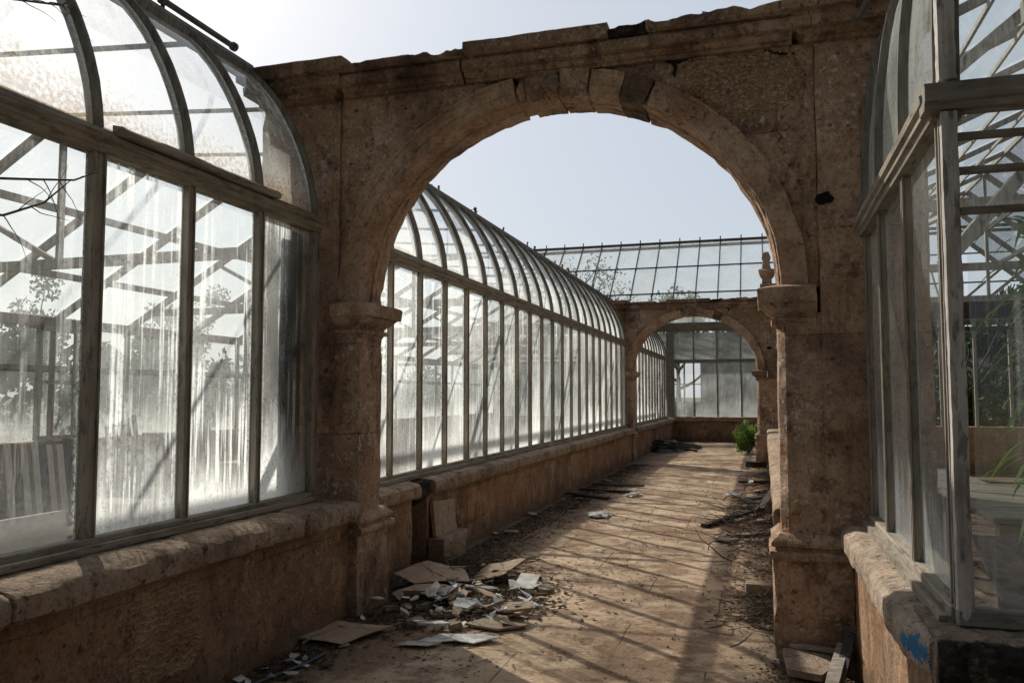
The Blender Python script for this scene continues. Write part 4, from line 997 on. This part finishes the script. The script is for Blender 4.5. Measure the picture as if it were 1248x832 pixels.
tag(link('metal_sheet', (lambda bm: (bmesh.ops.rotate(bm, verts=bm.verts, matrix=Matrix.Rotation(R(20), 3, 'X'), cent=(1.2, 3.7, .4)), bm)[-1])(bbox(.85, 1.7, 3.6, 4.2, .84, .852, .002)), M['plank_dark']), 'dark flat sheet sloping inside the right end pane', 'sheet')
# support columns inside
for i, (x, y, lab) in enumerate(((-6.3, 8.9, 'dark iron column inside behind the second left pane'), (-6.3, 11.6, 'dark iron column inside behind the third left pane'), (-6.3, 14.3, 'dark iron column inside nearest the arch pier'))):
    root = thing('column', lab, 'column', (x, y, 0), 'columns inside the left glasshouse')
    bm = bmesh.new(); tube(bm, [(x, y, .2), (x, y, 2.85)], .055, 12); link('shaft', bm, M['iron'], root, 40)
    bm = bmesh.new(); tube(bm, [(x, y, 0), (x, y, .12), (x, y, .16), (x, y, .2)], [.11, .11, .07, .06], 12); link('foot', bm, M['iron'], root, 30)
    bm = bmesh.new(); tube(bm, [(x, y, 2.75), (x, y, 2.8), (x, y, 2.86)], [.056, .09, .10], 12); bar(bm, (x, y, 2.4), (x, y + .5, 2.86), .03, .05); link('bracket', bm, M['iron'], root, 30)
# creepers against the glass
rnd = random.Random(21)
cr = thing('creeper', 'dark dried clump of creeper hanging inside the pane beside the arch pier', 'creeper', (-3.2, 4.93, 1.6))
bm = bmesh.new()
for k in range(60):
    f = k / 59; leafcloud(bm, (-3.20, 4.92 + .012 * math.sin(k * .7) - (.02 if f < .25 else 0), 1.5 + .78 * f), (.02, .022 + .016 * (1 - f), .03), 46, .014, rnd)
link('foliage', bm, M['moss'], cr, 0)
bm = bmesh.new(); tube(bm, [(-3.2, 4.9, 2.78), (-3.2, 4.88, 2.5), (-3.2, 4.92, 2.2), (-3.2, 4.92, 1.5)], .004, 5); link('stem', bm, M['bark'], cr, 60)
for i, (p, lab) in enumerate(((((-3.07, 2.3, 2.45), (-3.05, 2.7, 2.54), (-3.05, 2.95, 2.60), (-3.06, 3.1, 2.68)), 'long bare twig lying across the top of the leftmost pane'), (((-3.0, 2.2, 3.18), (-3.0, 2.55, 3.27), (-3.0, 2.8, 3.36), (-3.02, 2.9, 3.46)), 'bare twig in the top left corner of the curved glass'), (((-3.06, 2.3, 2.32), (-3.06, 2.6, 2.36), (-3.06, 2.8, 2.46), (-3.07, 2.95, 2.60)), 'forked bare twig below the longer one on the leftmost pane'))):
    bm = bmesh.new(); tube(bm, p, [.007, .006, .005, .002], 6)
    for k in range(4):
        q = Vector(p[1]).lerp(Vector(p[2]), k / 3); d = Vector((0, .8, rnd.choice((-1, 1)) * rnd.uniform(.2, .7))).normalized(); pp = [q]
        for _ in range(8): d = (d + Vector((0, rnd.gauss(0, .13), rnd.gauss(0, .16)))).normalized(); pp.append(pp[-1] + d * rnd.uniform(.02, .035))
        tube(bm, pp, [.0028 - .00026 * i_ for i_ in range(9)], 5)
    tag(link('twig', bm, M['bark'], smooth=60), lab, 'twig', 'bare twigs against the left glass')

# ------------------------------------------------------------------ debris
rnd = random.Random(33)
def sheet(name, pts, z, mat, label, cat, th=.006, tilt=(0, 0), warp=.012, group=None, seed=0):
    """thin irregular slab: polygon outline on the floor, slightly warped"""
    c = Vector((sum(p[0] for p in pts) / len(pts), sum(p[1] for p in pts) / len(pts), 0)); bm = bmesh.new()
    top = bm.faces.new([bm.verts.new((p[0], p[1], th)) for p in pts])
    if top.normal.z < 0 or sum(pts[i][0] * pts[(i + 1) % len(pts)][1] - pts[(i + 1) % len(pts)][0] * pts[i][1] for i in range(len(pts))) < 0: top.normal_flip()
    bmesh.ops.triangulate(bm, faces=bm.faces[:]); bmesh.ops.subdivide_edges(bm, edges=bm.edges[:], cuts=2, use_grid_fill=True)
    r = bmesh.ops.extrude_face_region(bm, geom=bm.faces[:]); vs = [v for v in r['geom'] if isinstance(v, bmesh.types.BMVert)]
    for v in vs: v.co.z = 0
    bmesh.ops.recalc_face_normals(bm, faces=bm.faces)
    for v in bm.verts:
        d = v.co - c; v.co.z += z + d.x * math.tan(tilt[0]) + d.y * math.tan(tilt[1]) + warp * fbm((v.co.x * 3 + seed, v.co.y * 3, seed), 1.0, 2)
    lo = min(v.co.z for v in bm.verts); lim = fz(c.x, c.y) + .003
    if lo < lim:
        for v in bm.verts: v.co.z += lim - lo
    return tag(link(name, bm, mat, smooth=30, loc=(c.x, c.y, z)), label, cat, group)
def poly(cx, cy, r, n, seed, asp=1.0, rot=0):
    q = random.Random(seed); out = []
    for k in range(n):
        a = 2 * math.pi * (k + q.uniform(-.28, .28)) / n; rr = r * q.uniform(.65, 1.15); x, y = math.cos(a) * rr, math.sin(a) * rr * asp
        out.append((cx + x * math.cos(rot) - y * math.sin(rot), cy + x * math.sin(rot) + y * math.cos(rot)))
    return out
sheet('cardboard', [(-2.98, 6.28), (-2.86, 6.72), (-2.55, 6.80), (-2.33, 6.36), (-2.42, 6.26), (-2.72, 6.12)], .10, M['cardboard'], 'large torn brown cardboard sheet on top of the heap by the left pier', 'cardboard', .008, (-.06, .03), .03)
sheet('cardboard', [(-2.80, 5.92), (-2.70, 6.10), (-2.34, 6.08), (-2.36, 5.90)], .06, M['cardboard'], 'small cardboard box flap below the large sheet in the heap', 'cardboard', .03, (.04, .1), .02)
sheet('cardboard', [(-2.98, 4.72), (-2.88, 5.16), (-2.44, 5.14), (-2.58, 4.70)], .03, M['cardboard'], 'flat cardboard piece with a dark stain in front of the left pier', 'cardboard', .006, (0, 0), .015)
sheet('cardboard', [(-2.42, 6.5), (-2.36, 6.95), (-2.02, 7.0), (-2.12, 6.6)], .10, M['cardboard'], 'folded brown cardboard at the back of the heap', 'cardboard', .006, (.18, .1), .03)
sheet('tile_shard', [(-3.06, 4.62), (-2.98, 4.92), (-2.80, 4.92), (-2.84, 4.70)], .04, M['tile'], 'pale curved tile shard beside the flat cardboard by the wall', 'tile', .012, (.0, .05), .03)
sheet('paper', [(-1.98, 6.40), (-1.95, 6.56), (-1.78, 6.54), (-1.80, 6.38)], .09, M['paper'], 'bright white square scrap of paper at the right edge of the heap', 'paper', .003, (.05, .45), .01)
sheet('tile_shard', [(-2.00, 5.36), (-1.86, 5.62), (-1.66, 5.62), (-1.58, 5.44), (-1.74, 5.30)], .02, M['tile'], 'flat buff stone flake in front of the heap', 'tile', .014, (0, 0), .012)
sheet('shard', [(-2.18, 4.95), (-2.1, 5.14), (-1.82, 5.20), (-1.66, 5.12), (-1.80, 4.98)], .02, M['shard'], 'long pale curled shard lying in front of the heap', 'shard', .006, (.03, .02), .03)
sheet('shard', [(-2.28, 4.82), (-2.22, 4.92), (-2.0, 4.94), (-2.05, 4.82)], .02, M['shard'], 'small leaf shaped shard nearest the camera in front of the heap', 'shard', .005, (0, 0), .02)
sheet('shard', poly(-2.60, 4.16, .06, 6, 4, .6), .02, M['shard'], 'single oval white scrap on the floor at the lower left', 'shard', .004)
sheet('tile_shard', [(-1.98, 5.74), (-1.94, 5.86), (-1.66, 5.88), (-1.60, 5.74), (-1.8, 5.70)], .04, M['tile'], 'small buff slab at the right tip of the heap', 'tile', .02, (.1, .1), .01)
k = 0
while k < 110:
    x, y = rnd.gauss(-2.18, .27), rnd.gauss(5.9, .36)
    if not (-2.78 < x < -1.6 and 5.2 < y < 6.9): continue
    sheet('shard', poly(x, y, rnd.choice((rnd.uniform(.02, .05), rnd.uniform(.03, .07), rnd.uniform(.05, .12))), rnd.choice((3, 3, 4, 4, 5, 7)), k + 60, rnd.uniform(.3, .95), rnd.uniform(0, 3)), rnd.uniform(.012, .12), M[rnd.choice(('shard', 'shard', 'shard', 'shard_grey', 'paper', 'tile', 'cardboard'))], 'broken pale shard among many in the heap by the left pier', 'shard', rnd.choice((.004, .004, .01, .018)), (rnd.uniform(-.4, .4), rnd.uniform(-.4, .4)), .02, 'broken shards in the heap by the left pier', k); k += 1
for k in range(26):
    x, y = rnd.gauss(-2.3, .28), rnd.gauss(6.0, .45); bm = bmesh.new(); q = rnd.uniform(.02, .06)
    if x < -2.75: x = -2.6
    grid_box(bm, -q, q, -q * .8, q * .8, -q * .4, q * .5, q * .5); weather(bm, q * .25, 9, q * .4, k); bmesh.ops.rotate(bm, verts=bm.verts, matrix=Matrix.Rotation(rnd.uniform(0, 3), 3, 'Z') @ Matrix.Rotation(rnd.uniform(-.5, .5), 3, 'X'), cent=(0, 0, 0))
    lo = min(v.co.z for v in bm.verts); bmesh.ops.translate(bm, verts=bm.verts, vec=(x, y, fz(x, y) - lo - .004))
    tag(link('rubble_lump', bm, M[rnd.choice(('brick', 'tile', 'stone'))], smooth=40, loc=(x, y, 0)), 'small rough stone lump in the heap by the left pier', 'rubble', 'rough stone lumps in the heap by the left pier')
for k in range(22):
    y = 3.6 + 1.7 * rnd.random(); x = -2.84 + abs(rnd.gauss(0, .14))
    sheet('tile_shard', poly(x, y, rnd.uniform(.025, .07), rnd.choice((3, 4, 5)), k + 460, .6, rnd.uniform(0, 3)), rnd.uniform(.01, .03), M[rnd.choice(('shard_grey', 'tile', 'shard', 'charred'))], 'small broken shard at the foot of the near left wall', 'shard', .006, (rnd.uniform(-.25, .25), rnd.uniform(-.25, .25)), .012, 'small shards at the foot of the near left wall', k)
for k in range(16):
    x, y = rnd.uniform(-.55, .08), rnd.uniform(8.5, 17)
    sheet('slate', poly(x, y, rnd.uniform(.10, .22), 5, k + 160, .6, rnd.uniform(0, 3)), rnd.uniform(.01, .07), M[rnd.choice(('shard_grey', 'tile', 'charred', 'paper'))], 'broken flat fragment strewn along the right wall beyond the arch', 'slate', .012, (rnd.uniform(-.2, .25), rnd.uniform(-.2, .2)), .015, 'flat fragments strewn along the right wall', k)
for k in range(14):
    y = rnd.uniform(8, 19); x = -3.0 + abs(rnd.gauss(0, .22))
    sheet('slate', poly(x, y, rnd.uniform(.05, .13), 5, k + 260, .6, rnd.uniform(0, 3)), rnd.uniform(.01, .04), M[rnd.choice(('shard_grey', 'tile', 'charred', 'shard'))], 'small broken fragment lying at the foot of the left wall', 'slate', .012, (rnd.uniform(-.2, .2), rnd.uniform(-.2, .2)), .015, 'small fragments along the left wall', k)
def timber(a, b, w, h, mat, label, group=None, name='plank', cat='plank', seed=0):
    bm = bmesh.new(); a, b = Vector(a), Vector(b); n = 10; q = random.Random(seed); prev = None; d = (b - a).normalized(); s = d.cross(Vector((0, 0, 1))).normalized(); u = s.cross(d)
    for i in range(n + 1):
        p = a.lerp(b, i / n) + u * .006 * math.sin(i * .5 + seed); ww = w * (1 - .06 * q.random()) / 2; rag = (q.uniform(0, .05) if i in (0, n) else 0)
        cur = [bm.verts.new(p + s * x * ww + u * z * h / 2 + d * (rag * q.uniform(-1, 1))) for x, z in ((-1, -1), (1, -1), (1, 1), (-1, 1))]
        if prev:
            for j in range(4): bm.faces.new((prev[j], prev[(j + 1) % 4], cur[(j + 1) % 4], cur[j]))
        else: bm.faces.new(cur[::-1])
        prev = cur
    bm.faces.new(prev); bmesh.ops.recalc_face_normals(bm, faces=bm.faces)
    return tag(link(name, bm, mat, smooth=30), label, cat, group)
gL = 'dark boards on the floor by the left wall'
timber((-3.02, 12.75, .04), (-2.30, 12.45, .03), .12, .03, M['charred'], 'nearest dark board on the floor by the left wall', gL, seed=1)
timber((-2.98, 13.5, .03), (-2.10, 13.35, .03), .09, .03, M['charred'], 'middle dark board on the floor by the left wall', gL, seed=2)
timber((-2.95, 14.4, .03), (-2.05, 14.25, .03), .10, .03, M['plank_dark'], 'farthest dark board on the floor by the left wall', gL, seed=3)
gR = 'timbers strewn along the right wall'
timber((-.72, 10.2, .03), (-.05, 11.6, .07), .09, .04, M['charred'], 'charred timber pointing into the path on the right', gR, seed=4)
timber((-.35, 12.6, .05), (.12, 12.9, .10), .16, .03, M['plank_dark'], 'dark wide board against the right wall', gR, seed=5)
timber((-.12, 11.4, .03), (.10, 12.7, .20), .10, .02, M['plank_grey'], 'pale grey board propped up against the right wall', gR, seed=6)
timber((-.42, 15.2, .05), (.08, 15.6, .05), .14, .04, M['charred'], 'short charred board in the far debris on the right', gR, seed=7)
timber((-.38, 9.6, .02), (-.02, 9.9, .03), .10, .02, M['plank_grey'], 'short pale strip of wood on the floor beside the right wall', gR, seed=8)
timber((-.35, 19.0, .06), (-.02, 19.2, .06), .22, .12, M['charred'], 'charred block at the foot of the far arch', gR, seed=9)
bm = bmesh.new(); grid_box(bm, -.17, .05, -.07, .07, 0, .10, .03); weather(bm, .006, 6, .02, 6); bmesh.ops.rotate(bm, verts=bm.verts, matrix=Matrix.Rotation(.05, 3, 'Z'), cent=(0, 0, 0)); bmesh.ops.translate(bm, verts=bm.verts, vec=(.0, 6.92, .002))
tag(link('brick', bm, M['tile'], smooth=40), 'pale worn brick lying against the right pier plinth', 'brick')
# leaning facing tile at the gap in the wall
bm = bmesh.new(); grid_box(bm, -.02, .02, -.27, .27, 0, .34, .04); weather(bm, .004, 6, .012, 12); bmesh.ops.rotate(bm, verts=bm.verts, matrix=Matrix.Rotation(R(-8), 3, 'Y') @ Matrix.Rotation(R(-4), 3, 'X'), cent=(0, 0, 0)); bmesh.ops.translate(bm, verts=bm.verts, vec=(-3.005, 7.50, .24))
tag(link('facing_slab', bm, M['tile'], smooth=40), 'square stone facing slab coming away from the left wall beside the dark gap', 'slab')
bm = bmesh.new(); grid_box(bm, -3.06, -2.9, 7.2, 7.82, -.03, .25, .05); weather(bm, .03, 4, .05, 14); tag(link('stone_block', bm, M['brick'], smooth=40), 'low rough block under the leaning facing slab', 'stone')
# front right rubble at the pier foot
sheet('slab_fragment', [(.10, 4.95), (.08, 5.25), (.34, 5.28), (.36, 5.05), (.28, 4.9)], .03, M['brick'], 'flat broken stone slab at the foot of the right pier', 'stone', .04, (.0, .06), .01)
timber((.30, 4.7, .02), (.42, 5.2, .16), .07, .018, M['plank_grey'], 'pale splintered board leaning in the rubble by the right pier', None, seed=12)
timber((.14, 5.27, .09), (.44, 5.22, .11), .05, .02, M['plank_grey'], 'thin strip of wood lying along the right plinth', None, seed=13)
timber((.36, 4.85, .03), (.46, 5.22, .22), .06, .015, M['plank_dark'], 'dark splinter of wood in the corner by the right pier', None, seed=14)
# tarpaulin heap beyond the far arch
hp = thing('timber_heap', 'low black heap of charred timber under the far left windows', 'heap', (-3.2, 24.6, 0))
bm = bmesh.new(); ns = 26; vv = []
for i in range(ns + 1):
    row = []
    for j in range(ns + 1):
        u, v = i / ns * 2 - 1, j / ns * 2 - 1; hgt = max(0, 1 - (abs(u) ** 2.2 + abs(v) ** 2.2)) ** .6
        row.append(bm.verts.new((-2.75 + u * .62 - v * .1, 24.6 + v * 1.7, hgt * (.26 + .12 * fbm((u * 2, v * 3, 1), 1.5, 4) - .1 * u) - .01)))
    vv.append(row)
for i in range(ns):
    for j in range(ns): bm.faces.new((vv[i][j], vv[i + 1][j], vv[i + 1][j + 1], vv[i][j + 1]))
link('tarpaulin', bm, M['black'], hp, 50)
for k in range(9):
    bm = bmesh.new(); y = 23.2 + .3 * k; bar(bm, (-3.0 + rnd.uniform(-.1, .1), y, .1 + rnd.uniform(0, .2)), (-2.0 + rnd.uniform(-.2, .3), y + rnd.uniform(-.4, .4), .04 + rnd.uniform(0, .1)), .08, .05); link('charred_board', bm, M['charred'], hp, 0)
# hose along the left wall foot
bm = bmesh.new(); tube(bm, [(-2.78 + .16 * f + .02 * math.sin(f * 9), 3.2 + 1.35 * f, .016) for f in [i / 14 for i in range(15)]], .011, 8); tag(link('hose', bm, M['cable'], smooth=60), 'dark blue hose on the floor along the left wall foot', 'hose')
# crumpled paper lump mid path
bm = bmesh.new(); bmesh.ops.create_icosphere(bm, subdivisions=4, radius=1, matrix=Matrix.Translation((-2.08, 10.7, .03)) @ Matrix.Diagonal((.15, .17, .035, 1)))
for v in bm.verts:
    d = v.co - Vector((-2.08, 10.7, .03)); v.co += d * (.5 * fbm(v.co, 13, 4)); v.co.z = max(v.co.z, .004)
tag(link('paper', bm, M['paper'], smooth=25), 'crumpled pale paper lump in the middle of the path', 'paper')
bm = bmesh.new(); bmesh.ops.create_icosphere(bm, subdivisions=3, radius=1, matrix=Matrix.Translation((-2.0, 13.0, .02)) @ Matrix.Diagonal((.11, .14, .04, 1)))
for v in bm.verts: v.co += (v.co - Vector((-2.0, 13, .02))) * (.5 * fbm(v.co, 15, 4)); v.co.z = max(v.co.z, .004)
tag(link('paper', bm, M['paper'], smooth=25), 'small white scrap further along the path', 'paper')
# brushwood and leaf litter
def twigs(name, n, fn, mat, label, kind='stuff', cat='twigs', lmin=.1, lmax=.5, r=.004):
    bm = bmesh.new()
    for _ in range(n):
        x, y, z = fn(); a = rnd.uniform(0, 6.28); l = rnd.uniform(lmin, lmax); p = Vector((x, y, z)); pts = [p]
        d = Vector((math.cos(a), math.sin(a), rnd.uniform(-.1, .25)))
        for i in range(4):
            d = (d + Vector((rnd.gauss(0, .25), rnd.gauss(0, .25), rnd.gauss(0, .12)))).normalized(); q = pts[-1] + d * l / 4; q.z = max(q.z, .005); pts.append(q)
        rr = r * rnd.uniform(.6, 1.5); tube(bm, pts, [rr, rr * .9, rr * .75, rr * .6, rr * .3], 4)
    return tag(link(name, bm, mat, smooth=60), label, cat, None, kind)
twigs('brushwood', 240, lambda: (rnd.gauss(-2.5, .22), rnd.gauss(7.0, .4), rnd.uniform(.005, .10)), M['bark'], 'dry brushwood tangled in and behind the heap by the left pier')
twigs('brushwood', 90, lambda: (rnd.gauss(-2.3, .25), rnd.gauss(5.7, .3), rnd.uniform(.005, .06)), M['bark'], 'scattered dry twigs across the front of the heap', lmax=.3)
twigs('brushwood', 130, lambda: (rnd.gauss(-.05, .12), rnd.gauss(6.3, .35), rnd.uniform(.005, .05)), M['bark'], 'dry twigs gathered along the right pier plinth', lmax=.3)
twigs('brushwood', 150, lambda: (rnd.gauss(-.15, .2), rnd.gauss(10.5, 1.2), rnd.uniform(.005, .1)), M['bark'], 'dry twigs tangled in the debris along the right wall', lmax=.6, r=.007)
def litter(name, n, fn, mat, label, size=.025):
    bm = bmesh.new()
    for _ in range(n):
        x, y = fn(); z = fz(x, y) + rnd.uniform(.003, .012); s = size * rnd.uniform(.4, 1.3); a = rnd.uniform(0, 6.28); c, q = math.cos(a) * s, math.sin(a) * s; t1, t2 = rnd.uniform(-.4, .6) * s, rnd.uniform(-.4, .6) * s
        bm.faces.new([bm.verts.new(p) for p in ((x + c, y + q, z + max(0, t1)), (x - q * .45, y + c * .45, z), (x - c, y - q, z + max(0, t2)), (x + q * .45, y - c * .45, z + .002))])
    return tag(link(name, bm, mat, smooth=0), label, 'litter', None, 'stuff')
litter('leaf_litter', 5200, lambda: (-2.95 + abs(rnd.gauss(0, .28)), rnd.uniform(5.9, 19)), M['dead'], 'dead leaf litter drifted along the foot of the far left wall', .028)
litter('leaf_litter', 2600, lambda: (-2.86 + abs(rnd.gauss(0, .14)), rnd.uniform(2.5, 5.5)), M['dead'], 'dead leaf litter along the foot of the near left wall', .024)
litter('leaf_litter', 3200, lambda: (.12 - abs(rnd.gauss(0, .22)), rnd.uniform(5.9, 19)), M['dead'], 'dead leaf litter along the foot of the right wall', .026)
litter('leaf_litter', 2600, lambda: (rnd.gauss(-2.3, .35), rnd.gauss(6.2, .5)), M['dead'], 'dead leaves mixed into the heap by the left pier', .03)
def drift():
    while True:
        x, y = rnd.uniform(-3, .1), rnd.uniform(3, 20)
        if fbm((x * 1.1 + 4, y * .8, 2), 1, 3) > .12 or rnd.random() < .08: return x, y
litter('leaf_litter', 3000, drift, M['dead'], 'crumbs of dead leaf scattered over the path', .016)
litter('leaf_litter', 700, lambda: (rnd.gauss(.25, .15), rnd.gauss(5.05, .12)), M['dead'], 'dead leaves in the rubble at the right pier foot', .02)
# grit and plaster crumbs
bm = bmesh.new()
for _ in range(1100):
    x, y = rnd.uniform(-2.95, .1), 3 + 15 * rnd.random() ** 1.5; s = .003 + .011 * rnd.random() ** 3
    if fbm((x * 1.3, y * .9, 5), 1, 3) < .08 and rnd.random() < .9: continue
    bmesh.ops.create_icosphere(bm, subdivisions=1, radius=s, matrix=Matrix.Translation((x, y, fz(x, y) + s * .5)) @ Matrix.Rotation(rnd.random() * 6, 4, 'Z') @ Matrix.Diagonal((1, rnd.uniform(.5, 1), .6, 1)))
tag(link('gravel', bm, M['brick'], smooth=0), 'grit and plaster crumbs scattered over the path', 'gravel', None, 'stuff')
# broken stone pinnacle on the far arch
pn = thing('pinnacle', 'broken stone pinnacle standing on the right end of the far arch', 'pinnacle', (.12, 20.05, 3.93))
bm = bmesh.new(); rect_mould(bm, .0, .25, 19.95, 20.2, [(.06, 3.93), (.06, 4.05), (.0, 4.1), (-.02, 4.35), (.03, 4.42), (.06, 4.5), (.06, 4.56), (-.02, 4.6), (-.05, 4.75), (-.02, 4.85), (-.07, 5.0)], .06); weather(bm, .02, 5, .05, 99); link('shaft', bm, M['ring'], pn, 40)
